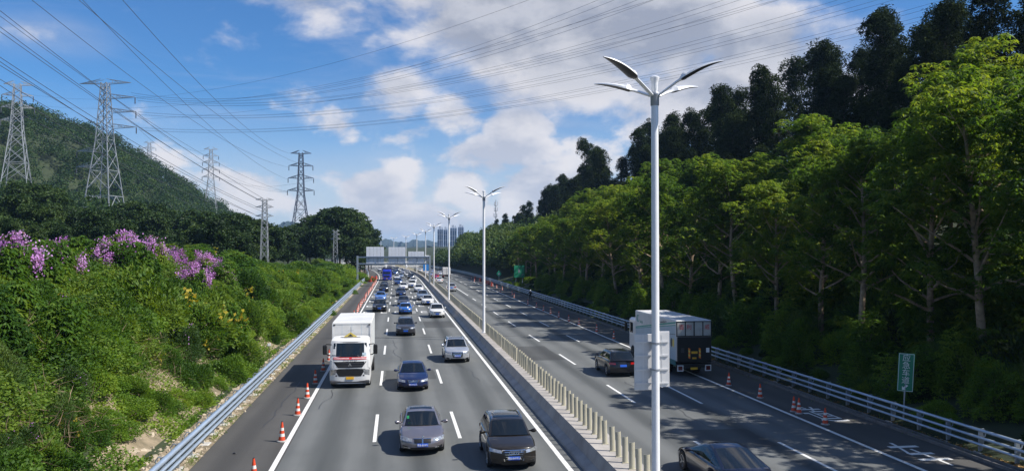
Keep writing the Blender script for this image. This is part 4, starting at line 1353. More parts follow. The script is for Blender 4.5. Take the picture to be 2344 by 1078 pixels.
place_car('saloon_grey', 'white', 4.75, 123, 'white saloon with split grille, second from the camera by the median', group=g)
place_car('suv_plain', 'silverblue', 4.35, 134.5, 'silver car tucked behind the white split-grille saloon', group=g)
place_car('saloon_plain', 'white', 4.45, 161, 'white saloon by the median just beyond the silver car', group=g)
place_car('suv_plain', 'white', 3.5, 180, 'white SUV in the queue two cars before the gantry', group=g)
place_car('saloon_plain', 'white', 4.2, 203, 'white saloon just beyond the gantry by the median', group=g)
place_car('suv_plain', 'black', 4.2, 231, 'black SUV beyond the gantry between two white cars', group=g)
place_car('saloon_plain', 'white', .2, 228, 'white saloon beside the blue lorry', group=g)
place_car('saloon_plain', 'silverblue', 1.4, 240, 'pale blue saloon behind the white one beside the blue lorry', group=g)
place_car('suv_plain', 'midblue', .7, 272, 'dark blue car far up the middle lane', group=g)
far_g = 'far cars in the queue beyond the gantry'
for (x, yv, p) in ((3.9, 248, 'white'), (4.3, 264, 'white'), (4.0, 283, 'silver'), (4.4, 300, 'white'), (.9, 292, 'black'), (1.2, 310, 'white'), (-2.6, 268, 'white'), (-2.5, 290, 'silver'), (4.1, 320, 'dark'), (.8, 330, 'white'), (-2.4, 318, 'white')):
    place_car('saloon_plain' if (int(yv) % 2) else 'suv_plain', p, x, yv, 'small far-off car in the queue beyond the gantry', group=far_g)
g2 = 'cars driving away'
place_car('coupe_sport', 'deep', 11.75, 26.0, 'dark sports saloon cut by the bottom edge on the far carriageway', front=False, group=g2)
place_car('suv_plain', 'black', 14.75, 52.0, 'black SUV driving away beside the white box lorry', front=False, group=g2)
place_car('suv_plain', 'silver', 10.9, 162, 'silver SUV driving away next to the median', front=False, group=g2)
place_car('saloon_plain', 'white', 10.6, 203, 'white saloon driving away under the far lamps', front=False, group=g2)
for (x, yv, p) in ((11.2, 232, 'red'), (11.0, 252, 'silver'), (11.3, 275, 'white'), (11.1, 300, 'white'), (14.6, 290, 'silver'), (14.8, 262, 'white')):
    place_car('saloon_plain', p, x, yv, 'small far-off car driving away beyond the gantry', front=False, group='far cars driving away')

# ------------------------------------------------------------------ lorries
TRUCKW = mat('truck_white', (.74, .74, .73), .4, var=.10, scale=1.1, coat=.3)
BOXW = mat('box_panel_white', (.72, .72, .71), .5, var=.26, scale=.7, bump=.08, bscale=3)
RED_T = mat('banner_red', (.60, .03, .04), .6)
GREEN_T = mat('stripe_green', (.02, .30, .23), .5)
TEAL = mat('panel_teal', (.04, .20, .20), .5, var=.2, scale=2)
PALEB = mat('panel_pale_blue', (.42, .53, .60), .5, var=.1, scale=1.2)
SIGN_Y = mat('sign_yellow', (.72, .55, .12), .5)
ORANGE = mat('reflector_orange', (.85, .22, .02), .4)
DOOR_TIN = mat('door_tin', (.56, .56, .53), .42, metal=.3, var=.3, scale=2.2)  # pale tin of the doors, mottled at random
def wheel_pair(o, x, y, r, w):
    tw = MB().lathe([(r * .58, -w / 2), (r * .94, -w / 2), (r, -w * .38), (r, w * .38), (r * .94, w / 2), (r * .58, w / 2)], 22, axis='x')
    rm = MB().lathe([(r * .6, -.02), (r * .6, w * .42), (r * .5, w * .46), (r * .42, w * .2), (r * .2, w * .2), (r * .18, w * .5), (.001, w * .5)], 18, axis='x', cap=False)
    tm, rmm = tw.mesh('wheel', 40), rm.mesh('rim', 40)
    for sg in (-1, 1):
        a = link('wheel', tm, TYRE, o, (sg * x, y, r), 0 if sg > 0 else math.pi)
        link('rim', rmm, RIM, a)
def cab(o, W, zt, paintm, y0=0.0, depth=1.75, full=True):
    """forward-control cab, nose at y0 facing -Y"""
    w = W / 2
    prof = [(.30, .04), (.55, .0), (1.2, .0), (1.72, .03), (1.85, .06), (2.72, .20), (2.86, .25), (zt - .04, .42), (zt, .62), (zt + .03, .9), (zt + .02, depth)]
    def yb(z): return float(np.interp(z, [p[0] for p in prof[:9]], [p[1] for p in prof[:9]]))
    def wx(z): return w * float(np.interp(z, [.3, .6, 1.8, 2.75, zt], [.97, 1, 1, .955, .90]))
    def front(x, z, off=0.0): return (x, y0 + yb(z) + .16 * (abs(x) / w) ** 4 - off, z)
    b = MB()
    n = 14
    rows = []
    for (z, y) in prof:
        ww = wx(z) * (.985 if z >= zt - .01 else 1)
        rows.append([(f * ww, y0 + y + .16 * abs(f) ** 5 * max(0, 1 - y / 1.2), z - .05 * abs(f) ** 6 * (z > zt - .1)) for f in np.linspace(-1, 1, n + 1)])
    b.grid(rows)
    for s, k in ((0, 0), (1, n)):
        e = [r[k] for r in rows]
        back = [(p[0], y0 + depth, p[2]) for p in e]
        b.grid([e, back])
    b.add([rows[-1][0], rows[-1][-1], (w * .97, y0 + depth, .3), (-w * .97, y0 + depth, .3)], [(0, 1, 2, 3)])
    b.build('cab', paintm, o, smooth=35)
    def patch(nm, c, m, off=.015, par=None, nn=10, sm_=50):
        mb = MB()
        (a, bb, c_, d) = c
        def pt(u, v, o_):
            x = (a[0] * (1 - u) + bb[0] * u) * (1 - v) + (d[0] * (1 - u) + c_[0] * u) * v
            z = (a[1] * (1 - u) + bb[1] * u) * (1 - v) + (d[1] * (1 - u) + c_[1] * u) * v
            return front(x, z, o_)
        mb.grid([[pt(i / nn, j / 5, off) for i in range(nn + 1)] for j in range(6)])
        rim = [(i / nn, 0) for i in range(nn)] + [(1, j / 5) for j in range(5)] + [(1 - i / nn, 1) for i in range(nn)] + [(0, 1 - j / 5) for j in range(5)] + [(0, 0)]
        mb.grid([[pt(u, v, off) for u, v in rim], [pt(u, v, -.03) for u, v in rim]])
        return mb.build(nm, m, par or o, smooth=sm_)
    return patch, front, w
def lorry_white():
    X, Y = -2.74, 50.2
    o = empty('lorry', (X, Y, 0))
    tag(o, 'white box truck with a red banner under its windscreen beside the cones', 'truck', 'lorries')
    patch, front, w = cab(o, 2.42, 3.0, TRUCKW)
    patch('windshield', [(-1.04, 1.93), (1.04, 1.93), (.98, 2.72), (-.98, 2.72)], GLASS, .012)
    patch('windshield_seal', [(-1.10, 1.88), (1.10, 1.88), (1.04, 2.78), (-1.04, 2.78)], BLACK, .006)
    patch('upper_grille', [(-.72, 1.26), (.72, 1.26), (.98, 1.62), (-.98, 1.62)], BLACK)
    for z in (1.36, 1.50): patch('grille_bar', [(-.74, z), (.74, z), (.76, z + .035), (-.76, z + .035)], DARK_T, .035)
    patch('lower_grille', [(-.66, .74), (.66, .74), (.92, 1.17), (-.92, 1.17)], BLACK)
    patch('bumper_gap', [(-1.18, 1.18), (1.18, 1.18), (1.18, 1.205), (-1.18, 1.205)], BLACK, .008)
    for s in (-1, 1):
        patch('headlight', [(s * .86, .86), (s * 1.16, .80), (s * 1.17, 1.14), (s * .78, 1.14)], LAMP, .02, nn=6)
        patch('fog_lamp', [(s * .76, .74), (s * .86, .74), (s * .86, .83), (s * .76, .83)], DARK_T, .015, nn=3)
        patch('corner_vent', [(s * 1.06, 1.25), (s * 1.18, 1.25), (s * 1.18, 1.75), (s * 1.06, 1.70)], TRUCKW, .03, nn=3)
    patch('license_plate', [(-.23, .565), (.23, .565), (.23, .71), (-.23, .71)], PLATE_Y, .03, nn=3)
    bn = patch('banner', [(-.98, 1.75), (.98, 1.75), (.98, 1.885), (-.98, 1.885)], RED_T, .03)
    for k in range(26):
        if k in (12, 13): continue
        x = -.93 + k * .0745
        patch('banner_lettering', [(x, 1.79), (x + .045, 1.79), (x + .045, 1.85), (x, 1.85)], WHITE_T, .034, bn, nn=1)
    t = link('lettering', text_mesh('lettering', 'H O W O', .15), DARK_T, o); t.rotation_euler = (R(90), 0, 0); t.location = (0, -.005, 1.675); t.scale = (1.25, .85, 1)
    e = MB().add([(-.11, -.055, 1.36), (.11, -.055, 1.36), (0, -.055, 1.56), (-.045, -.055, 1.37), (.045, -.055, 1.37), (0, -.055, 1.46)], [(0, 3, 5, 2), (3, 0, 1, 4), (4, 1, 2, 5)])
    e.build('emblem', CHROME, o)
    st = MB().add([front(.72, 1.98, .02), front(.95, 1.98, .02), front(.95, 2.14, .02), front(.72, 2.14, .02)], [(0, 1, 2, 3)])
    st.build('windscreen_card', PALEB, o)
    for x in (-.55, .55): MB().path([front(x, 1.90, .03), front(x - .1, 1.98, .035), front(x - .52, 2.02, .03)], .012, 5).build('wiper', BLACK, o)
    MB().bbox(-1.17, 1.17, .02, .35, .32, .50, .04).build('bumper_step', DARK_T, o)
    for s in (-1, 1):
        m = empty('mirror', (0, 0, 0)); m.parent = o
        MB().path([(s * 1.10, .32, 2.62), (s * 1.42, .22, 2.66), (s * 1.50, .20, 2.55)], .03, 6).build('mirror_arm', BLACK, m)
        MB().path([(s * 1.12, .30, 1.98), (s * 1.32, .22, 2.02), (s * 1.46, .20, 2.12)], .03, 6).build('mirror_arm', BLACK, m)
        MB().bbox(s * 1.50 - .13, s * 1.50 + .13, .14, .26, 2.04, 2.62, .05).build('mirror_head', BLACK, m)
    sg = empty('hazard_sign', (0, 0, 0)); sg.parent = o
    MB().prism([(-.42, 3.06), (.42, 3.06), (0, 3.34)], .50, .53, 'y').build('sign_board', SIGN_Y, sg)
    MB().prism([(-.16, 3.10), (.16, 3.10), (0, 3.24)], .488, .497, 'y').build('sign_mark', DARK_T, sg)
    MB().path([(-.6, .55, 3.04), (.6, .55, 3.04)], .02, 5).build('sign_bar', DARK_T, sg)
    MB().path([(0, .7, 3.0), (0, .7, 3.66)], .012, 5).path([(-.18, .7, 3.42), (.18, .7, 3.42)], .01, 5).build('antenna', DARK_T, o)
    bx = MB(); bx.bbox(-1.22, 1.22, 1.95, 9.6, 1.05, 3.82, .05)
    bo = bx.build('cargo_box', BOXW, o)
    for s in (-1, 1):
        MB().box(s * 1.16 - .05, s * 1.16 + .05, 1.92, 1.95, 1.1, 3.74).build('corner_trim', TRUCKW, bo)
        MB().box(s * 1.08 - .05, s * 1.08 + .05, 1.90, 1.95, 3.62, 3.70).build('marker_lamp', BLACK, bo)
    MB().box(-1.18, 1.18, 1.93, 1.95, 3.70, 3.78).build('top_trim', TRUCKW, bo)
    for k in range(7): MB().box(-1.215, 1.215, 2.6 + k, 2.63 + k, 3.82, 3.828).build('roof_seam', TRUCKW, bo)
    for s in (-1, 1):
        for k in range(8): MB().box(s * 1.22 - .006, s * 1.22 + .006, 2.6 + k * .93, 2.63 + k * .93, 1.12, 3.76).build('side_seam', PALEB, bo)
        MB().box(s * 1.22 - .012, s * 1.22 + .012, 2.0, 9.55, 1.06, 1.14).build('lower_rail', DARK_T, bo)
    for x in (-.6, 0, .6): MB().box(x - .008, x + .008, 1.944, 1.952, 1.12, 3.7).build('front_seam', PALEB, bo)
    MB().box(-.45, .45, 1.2, 9.4, .55, .95).build('chassis', BLACK, o)
    MB().box(-1.15, 1.15, 4.2, 6.0, .45, .95).build('side_guard', BLACK, o)
    MB().box(-1.10, 1.10, .9, 1.9, .45, 1.2).build('wheel_housing', BLACK, o)
    wheel_pair(o, 1.05, 1.35, .48, .30); wheel_pair(o, 1.0, 7.6, .48, .5)
lorry_white()
def lorry_pale():
    X, Y = 19.4, 51.6
    o = empty('lorry', (X, Y, 0), math.pi)          # driving away: local -Y is forward
    tag(o, 'white box lorry with red characters on its back, driving away past the trees', 'truck', 'lorries')
    Lb = 9.2
    # local frame: tail at y=0, body toward -Y
    body = MB(); body.bbox(-1.22, 1.22, -Lb, -.03, 1.05, 3.72, .04)
    bo = body.build('cargo_box', BOXW, o)
    sx = 1.222                                      # the side that shows from the road's centre is local +X
    def side_poly(nm, pts, m, dx=.004, par=bo): return MB().prism([(p[0], p[1]) for p in pts], sx - .01, sx + dx, 'x').build(nm, m, par)
    side_poly('side_panel', [(-Lb + .1, 1.10), (-.1, 1.10), (-.1, 3.38), (-Lb + .1, 2.45)], PALEB, .003)
    side_poly('green_stripe', [(-Lb + .1, 2.42), (-.1, 3.52), (-.1, 3.62), (-Lb + .1, 2.50)], GREEN_T, .006)
    side_poly('green_stripe', [(-Lb + .1, 2.34), (-.1, 3.38), (-.1, 3.43), (-Lb + .1, 2.38)], GREEN_T, .006)
    side_poly('panel_seam', [(-2.6, 2.62), (-.1, 2.78), (-.1, 2.81), (-2.6, 2.65)], DARK_T, .006)
    for k in range(2):
        y0 = -1.05 + k * .36
        side_poly('diamond_mark', [(y0, 1.98), (y0 + .18, 1.88), (y0 + .34, 2.04), (y0 + .34, 2.40), (y0 + .16, 2.52), (y0, 2.36)], SIGN_Y if k else DARK_T, .007)
    side_poly('lower_skirt', [(-Lb + .1, .75), (-.1, .75), (-.1, 1.10), (-Lb + .1, 1.10)], TEAL, .005)
    t = link('side_lettering', text_mesh('side_lettering', 'baicis', .34), GREEN_T, bo); t.rotation_euler = (R(90), 0, R(90)); t.location = (sx + .006, -Lb + 1.55, 2.98)
    MB().path([(sx + .004, -Lb + .75 + .24 * math.cos(a), 3.18 + .26 * math.sin(a)) for a in np.linspace(.5, 5.9, 14)], [.012 + .03 * math.sin(k / 13 * math.pi) for k in range(14)], 5).build('ring_mark', GREEN_T, bo)
    t = link('side_lettering', text_mesh('side_lettering', 'www.bais.cn', .26), DARK_T, bo); t.rotation_euler = (R(90), R(-6.5), R(90)); t.location = (sx + .006, -2.55, 3.42)
    for k in range(8): MB().box(-1.21, 1.21, -.9 - k * 1.05, -.88 - k * 1.05, 3.72, 3.727).build('roof_seam', BOXW, bo)
    # the back: tin doors above a folded tail lift
    for k, x in enumerate((-1.16, -.58, .03, .62)):
        d = MB().box(x, x + .52, -.03, .012, 2.72, 3.60).build('door_panel', DOOR_TIN, o)
    for x in (-1.2, -.62, -.015, .585, 1.17): MB().box(x - .025, x + .025, -.03, .03, 2.66, 3.66).build('door_post', BLACK, o)
    for z in (2.66, 3.61): MB().box(-1.2, 1.2, -.03, .028, z, z + .05).build('door_rail', BLACK, o)
    for ch, x in (('威', -.90), ('利', .28 + .06), ('百', .85)):
        t = link('back_lettering', text_mesh('back_lettering', ch, .36), RED_T, o); t.rotation_euler = (R(90), 0, math.pi); t.location = (x, .018, 3.25)
    lift = MB().bbox(-1.16, 1.16, .0, .12, .98, 2.64, .03).build('tail_lift', BLACK, o)
    for x in (-.42, .30):
        for k in range(5):
            MB().prism([(x, 1.22 + k * .13), (x + .13, 1.28 + k * .13), (x + .13, 1.41 + k * .13), (x, 1.35 + k * .13)], .12, .126, 'y').build('hazard_stripe', ORANGE if k % 2 == 0 else SIGN_Y, lift)
    MB().box(-.2, .22, .12, .127, 1.55, 1.70).build('orange_plate', PLATE_Y, lift)
    MB().box(-.12, .16, .12, .127, 1.20, 1.31).build('orange_plate', PLATE_Y, lift)
    for x in (-.9, .82): MB().box(x - .11, x + .11, .12, .127, 1.62, 1.92).build('white_plate', WHITE_T if x < 0 else DARK_T, lift)
    MB().box(-.22, .25, .03, .07, .50, .64).build('license_plate', PLATE_Y, o)
    MB().bbox(-1.18, 1.18, -.25, .03, .62, .92, .03).build('rear_bumper', BLACK, o)
    for s in (-1, 1):
        f = empty('light_box', (0, 0, 0)); f.parent = o
        x0 = s * .95
        MB().box(x0 - .20, x0 + .20, -.02, .08, .40, .46).box(x0 - .20, x0 + .20, -.02, .08, .74, .80).box(x0 - .20, x0 - .15, -.02, .08, .46, .74).box(x0 + .15, x0 + .20, -.02, .08, .46, .74).build('light_frame', TRUCKW, f)
        MB().box(x0 - .15, x0 + .15, -.02, .05, .46, .74).build('taillight', mat('tail_lens_dark', (.14, .02, .015), .25, coat=.6), f)
    MB().box(-.45, .45, -Lb - 1.4, -.3, .5, 1.02).build('chassis', BLACK, o)
    wheel_pair(o, 1.0, -2.4, .48, .5); wheel_pair(o, 1.03, -Lb - .9, .48, .3)
    MB().bbox(-1.15, 1.15, -Lb - 2.0, -Lb - .1, .55, 3.05, .16).build('cab', TRUCKW, o)
    for s in (-1, 1):
        MB().box(s * 1.152 - .006, s * 1.152 + .006, -Lb - 1.7, -Lb - .9, 1.9, 2.7).build('side_window', GLASS, o)
        MB().bbox(s * 1.42 - .12, s * 1.42 + .12, -Lb - 1.95, -Lb - 1.83, 1.95, 2.6, .04).path([(s * 1.1, -Lb - 1.8, 2.65), (s * 1.42, -Lb - 1.9, 2.6)], .03, 5).build('mirror', BLACK, o)
lorry_pale()
def lorry_blue():
    o = empty('lorry', (-2.45, 221, 0))
    tag(o, 'blue cabbed lorry with a dark load beyond the gantry', 'truck', 'lorries')
    BL = mat('truck_blue', (.012, .03, .42), .35, coat=.6)
    patch, front, w = cab(o, 2.4, 3.0, BL)
    patch('windshield', [(-1.0, 1.75), (1.0, 1.75), (.95, 2.4), (-.95, 2.4)], GLASS)
    patch('grille', [(-.7, .95), (.7, .95), (.8, 1.4), (-.8, 1.4)], BLACK)
    for s in (-1, 1): patch('headlight', [(s * .8, .62), (s * 1.15, .62), (s * 1.15, .9), (s * .8, .9)], LAMP)
    patch('license_plate', [(-.23, .5), (.23, .5), (.23, .66), (-.23, .66)], PLATE_Y)
    patch('sun_visor', [(-1.1, 2.42), (1.1, 2.42), (1.05, 2.62), (-1.05, 2.62)], BL, .12)
    MB().bbox(-1.25, 1.25, 1.9, 9.0, 1.0, 3.55, .05).build('cargo_box', mat('tarp_dark', (.03, .035, .06), .7, var=.3), o)
    MB().box(-.45, .45, 1.0, 8.8, .5, 1.0).build('chassis', BLACK, o)
    for s in (-1, 1): MB().bbox(s * 1.45 - .1, s * 1.45 + .1, .2, .3, 1.9, 2.6, .03).path([(s * 1.1, .3, 2.65), (s * 1.45, .25, 2.6)], .03, 5).build('mirror', BLACK, o)
    wheel_pair(o, 1.03, 1.35, .48, .3); wheel_pair(o, 1.0, 7.2, .48, .5)
lorry_blue()
def lorry_small():
    o = empty('lorry', (14.7 + cx(240), 238, 0), math.pi)
    tag(o, 'small grey-white box lorry driving away far up the tree-side carriageway', 'truck', 'lorries')
    MB().bbox(-1.1, 1.1, -4.6, 0, 1.0, 3.1, .05).build('cargo_box', BOXW, o)
    MB().box(-.02, .02, .0, .02, 1.05, 3.05).box(-1.1, 1.1, .0, .02, 1.0, 1.08).build('door_trim', DARK_T, o)
    MB().bbox(-1.0, 1.0, -6.2, -4.7, .5, 2.3, .15).build('cab', TRUCKW, o)
    MB().box(-.4, .4, -6, -.2, .5, .98).build('chassis', BLACK, o)
    for s in (-1, 1): MB().box(s * .9 - .15, s * .9 + .15, 0, .03, .6, .8).build('taillight', TAIL, o)
    wheel_pair(o, .85, -1.4, .4, .4); wheel_pair(o, .9, -5.4, .4, .25)
lorry_small()

# ================================================================== street furniture
LAMPW = mat('lamp_white', (.80, .81, .83), .3, metal=.0, var=.08, scale=2, coat=.4)
LAMPG = mat('lamp_grey', (.36, .38, .42), .4, metal=.4, var=.1, scale=2)
LED = mat('lamp_panel', (.035, .034, .036), .3)
SIGNBACK = mat('sign_back', (.70, .70, .70), .55, metal=.25, var=.14, scale=1.4)
SIGNRIB = mat('sign_rib', (.70, .70, .71), .4, metal=.4)
def lamp_protos():
    o = empty('street_lamp')
    H = 12.52
    pole = MB().lathe([(.20, .0), (.20, .03), (.135, .05), (.128, 1.2), (.112, H - .6), (.112, H - .35)], 14)
    pole.build('pole', LAMPW, o, smooth=50)
    MB().lathe([(.128, H - .38), (.135, H - .36), (.135, H - .08), (.15, H - .05), (.15, H + .02), (.12, H + .05)], 14).build('collar', LAMPG, o, smooth=50)
    MB().box(-.26, .26, -.26, .26, -.02, .02).build('base_plate', LAMPG, o)
    MB().lathe([(.075, H), (.085, H + .08), (.10, H + .13), (.105, H + .3), (.125, H + .42), (.15, H + .48), (.15, H + .51), (.11, H + .54), (.001, H + .55)], 16, cap=False).build('finial', LAMPW, o, smooth=50)
    # one arm: leaf-shaped, rising then levelling out
    n = 26
    def sec(t, reach, rise):
        x = .05 + reach * t
        z = H - .10 + rise * (math.sin(t * 1.45) / math.sin(1.45))
        if t < .36: w, h = .075 + .03 * t, .10
        elif t < .42: w, h = .086 + (t - .36) / .06 * .124, .10 + (t - .36) / .06 * .09
        else:
            q = (t - .42) / .58
            w, h = .21 * (1 - q ** 2.2 * .90), .19 * (1 - q ** 1.4 * .85)
        return x, z, w, h
    for nm, reach, rise, angs in (('hi', 2.05, .98, (-26, 206)), ('lo', 1.88, .52, (26, 154))):
        rows, under = [], []
        for k in range(n + 1):
            t = k / n
            x, z, w, h = sec(t, reach, rise)
            top = z + h * .55 + (.10 * max(0, 1 - abs(t - .40) / .05) if t > .35 else 0)
            ring = [(x, -w, z - h * .2), (x, -w * .92, z + h * .12), (x, -w * .45, top - h * .12), (x, 0, top), (x, w * .45, top - h * .12), (x, w * .92, z + h * .12), (x, w, z - h * .2)]
            rows.append(ring)
            under.append([(x, -w, z - h * .2), (x, -w * .4, z - h * .42), (x, w * .4, z - h * .42), (x, w, z - h * .2)])
        top = MB().grid(rows)
        top.add(rows[-1], [tuple(range(7))]); top.add(rows[0], [tuple(range(7))])
        k0 = 10
        top.grid(under[:k0 + 1])
        arm_me = top.mesh('arm', 40); arm_me.materials.append(LAMPW)
        un_me = MB().grid(under[k0:]).mesh('lamp_panel', 40); un_me.materials.append(LED)
        for ang in angs:
            a = link('arm', arm_me, None, o, (0, 0, 0), R(ang))
            link('lamp_panel', un_me, None, a)
    return o
lamp = lamp_protos()
tree = snapshot(lamp)
for i, y in enumerate(lampY[:13]):
    o = lamp if i == 0 else copy_tree(tree)
    o.location = (cx(y) + 8.0, y, .72)
    o.rotation_euler.z = math.atan2(-(cx(y + 1) - cx(y - 1)), 2)
    tag(o, ('nearest white street lamp with four leaf-shaped arms, carrying a sign panel' if i == 0 else '%s white four-armed street lamp along the median, counted from the camera' % nth(i + 1)), 'street lamp', 'street lamps on the median')
# sign on the nearest lamp, seen from behind
s = empty('road_sign', (8.0, lampY[0], 0))
tag(s, 'grey back of a two-panel sign clamped to the nearest street lamp', 'sign')
for x0, x1 in ((-.62, -.05), (.03, .52)):
    p = MB().bbox(x0, x1, .20, .225, 3.98 + (0 if x0 < 0 else .08), 5.72 + (0 if x0 < 0 else .08), .008).build('sign_panel', SIGNBACK, s)
    for k in range(4):
        z = 4.16 + k * .43
        MB().box(x0 + .04, x1 - .04, .16, .20, z, z + .05).build('rib', SIGNRIB, p)
    MB().box((x0 + x1) / 2 - .02, (x0 + x1) / 2 + .02, .192, .2, 4.05, 5.7).build('seam', SIGNRIB, p)
for z in (4.62, 5.44):
    MB().lathe([(.135, z), (.145, z), (.145, z + .05), (.135, z + .05)], 14).box(-.12, .12, .10, .20, z, z + .05).build('clamp', LAMPG, s)

# gantry
GANT = mat('gantry_steel', (.30, .35, .40), .45, metal=.5, var=.15, scale=1)
GANTB = mat('gantry_beam', (.13, .18, .26), .5, metal=.4, var=.15, scale=1)
PANELB = mat('gantry_panel', (.72, .75, .82), .5, metal=.15, var=.08, scale=.6)
g = empty('sign_gantry', (0, 188, 0))
tag(g, 'steel gantry over the oncoming carriageway, backs of three sign panels showing', 'gantry')
for x in (-8.7, 7.6):
    MB().bbox(x - .22, x + .22, -.22, .22, 0, 6.9, .05).build('column', GANT, g)
for z in (4.95, 6.45):
    MB().bbox(-8.5, 7.4, -.16, .16, z, z + .32, .03).build('beam', GANTB, g)
for x in (-8.5 + 2.2 * k for k in range(1, 8)): MB().box(x - .05, x + .05, -.05, .05, 5.27, 6.45).build('strut', GANTB, g)
for (x0, x1, z0, z1) in ((-6.75, -2.75, 4.75, 8.95), (-1.75, 2.05, 4.85, 8.9), (2.7, 6.35, 4.95, 7.9)):
    n = 5
    w = (x1 - x0) / n
    for k in range(n):
        p = MB().bbox(x0 + k * w + .02, x0 + (k + 1) * w - .02, .22, .30, z0, z1, .01).build('sign_panel', PANELB, g)
        for j in range(1, 8):
            z = z0 + (z1 - z0) * j / 8
            MB().box(x0 + k * w + .05, x0 + (k + 1) * w - .05, .205, .22, z - .02, z + .02).build('rib', SIGNRIB, p)
for x in (-2.3, 2.35):
    MB().bbox(x - .18, x + .18, -.5, -.2, 4.2, 4.75, .05).path([(x, -.3, 4.7), (x, -.1, 5.0)], .05, 6).build('camera_box', LAMPW, g)
MB().bbox(6.5, 7.5, .2, .5, 5.7, 7.0, .04).build('signal_box', LAMPW, g)

# green shoulder sign
GREEN = mat('sign_green', (.015, .22, .12), .45)
s = empty('road_sign', (24.3, 36.6, 0))
tag(s, 'tilted green sign with white characters and an arrow behind the guardrail', 'sign')
s.rotation_euler = (0, R(3.2), R(-22))
MB().path([(0, 0, -.1), (0, 0, 2.1)], .04, 8).build('sign_post', LAMPG, s)
MB().bbox(-.36, .36, -.03, .0, 1.52, 3.36, .008).build('sign_panel', GREEN, s)
fr = MB()
for (a, b, c, d) in ((-.34, .34, 1.54, 1.56), (-.34, .34, 3.32, 3.34), (-.34, -.32, 1.56, 3.32), (.32, .34, 1.56, 3.32)): fr.box(a, b, -.035, -.03, c, d)
fr.build('sign_border', WHITE_T, s)
for k, ch in enumerate('应急车道'):
    t = link('lettering', text_mesh('lettering', ch, .37), WHITE_T, s); t.rotation_euler = (R(90), 0, 0); t.location = (0, -.034, 3.12 - k * .36)
MB().prism([(-.14, 1.60), (.04, 1.60), (-.03, 1.66), (.13, 1.80), (.07, 1.86), (-.085, 1.715), (-.14, 1.78)], -.036, -.03, 'y').build('arrow', WHITE_T, s)
# far green signs and blue sign
s = empty('road_sign', (24.6, 196, 0))
tag(s, 'small green diamond-shaped sign behind the far guardrail', 'sign')
MB().path([(0, 0, 0), (0, 0, 2.4)], .05, 8).build('sign_post', LAMPG, s)
MB().prism([(0, 1.7), (.62, 2.5), (0, 3.3), (-.62, 2.5)], -.03, .0, 'y').build('sign_panel', mat('sign_green_bright', (.03, .36, .2), .45), s)
MB().prism([(-.16, 2.6), (.2, 2.75), (.05, 2.2), (-.1, 2.3)], -.036, -.03, 'y').build('arrow', WHITE_T, s)
s = empty('road_sign', (26.4, 175, 0))
tag(s, 'large dark green sign among the trees behind the far guardrail', 'sign')
for x in (-.7, .7): MB().path([(x, .1, 0), (x, .1, 4.8)], .07, 8).build('sign_post', LAMPG, s)
MB().bbox(-1.15, 1.15, -.06, 0, 2.3, 4.9, .02).build('sign_panel', GREEN, s)
MB().prism([(-.25, 3.3), (.2, 3.4), (.1, 4.0), (-.2, 4.2)], -.07, -.06, 'y').prism([(.5, 2.7), (.95, 3.0), (.9, 3.1), (.45, 2.8)], -.07, -.06, 'y').build('arrow', LAMPG, s)
BLUE = mat('sign_blue', (.02, .20, .55), .45)
s = empty('road_sign', (8.4 + cx(232), 232, 0))
tag(s, 'blue sign on a post on the median beyond the gantry', 'sign')
MB().path([(0, 0, .9), (0, 0, 4.2)], .06, 8).build('sign_post', LAMPG, s)
MB().bbox(-.8, .8, -.05, 0, 2.4, 4.4, .02).build('sign_panel', BLUE, s)
s = empty('road_sign', (-9.0, 60.5, 0))
tag(s, 'small white marker plate on a thin post behind the bank-side guardrail', 'sign')
MB().path([(0, 0, 0), (0, 0, 1.5)], .025, 6).build('sign_post', DARK_T, s)
MB().bbox(-.11, .11, -.02, .0, 1.46, 1.66, .01).build('sign_panel', WHITE_T, s)

# traffic cones
CONE_R = mat('cone_orange', (.68, .07, .02), .5, var=.25, scale=5)
CONE_W = mat('cone_white', (.72, .70, .66), .5, var=.15, scale=6)
CONE_B = mat('cone_base_grey', (.40, .39, .37), .8, var=.4, scale=5)
def cone_proto():
    o = empty('traffic_cone')
    MB().prism([(.20 * math.cos(a), .20 * math.sin(a)) for a in np.linspace(0, 2 * math.pi, 17)[:-1]], 0, .035, 'z').lathe([(.2, .035), (.165, .07), (.15, .07)], 16, cap=False).build('base', CONE_B, o)
    def r(z): return .145 - .112 * z / .80
    bands = [(.06, .22, 0), (.22, .34, 1), (.34, .46, 0), (.46, .57, 1), (.57, .80, 0)]
    for a, b, k in bands:
        MB().lathe([(r(a), a), (r(b), b)], 16, cap=(b == .80)).build('band', CONE_W if k else CONE_R, o, smooth=40)
    MB().lathe([(.034, .80), (.03, .82), (.022, .82)], 12).build('tip', BLACK, o)
    return o
cone = cone_proto(); ctree = snapshot(cone)
first = [True]
def put_cone(X, Y, label, group, s=1.0):
    o = cone if first[0] else copy_tree(ctree)
    first[0] = False
    o.location = (X, Y, 0.0); o.rotation_euler = (random.uniform(-.03, .03), random.uniform(-.03, .03), random.uniform(0, 6.28)); o.scale = (s,) * 3
    tag(o, label, 'traffic cone', group)
k = 0
for (u, v) in ((582, 1103), (645, 1010), (681, 950), (703, 911), (722, 878), (740, 849), (753, 826)):
    k += 1
    p = at_z(u, v)
    put_cone(p.x, p.y, '%s orange cone along the oncoming hard shoulder, counted from the camera' % nth(k), 'cones along the oncoming shoulder', 1.08)
y = 68.0
while y < 104:
    k += 1; put_cone(-5.1 + random.uniform(-.1, .1), y, '%s orange cone along the oncoming hard shoulder, counted from the camera' % nth(k), 'cones along the oncoming shoulder'); y += 6
while y < 222:
    put_cone(-5.15 + random.uniform(-.12, .12), y, 'far cone in the close-set row on the oncoming shoulder beyond the truck', 'close-set far cones'); y += 4.0
k = 0
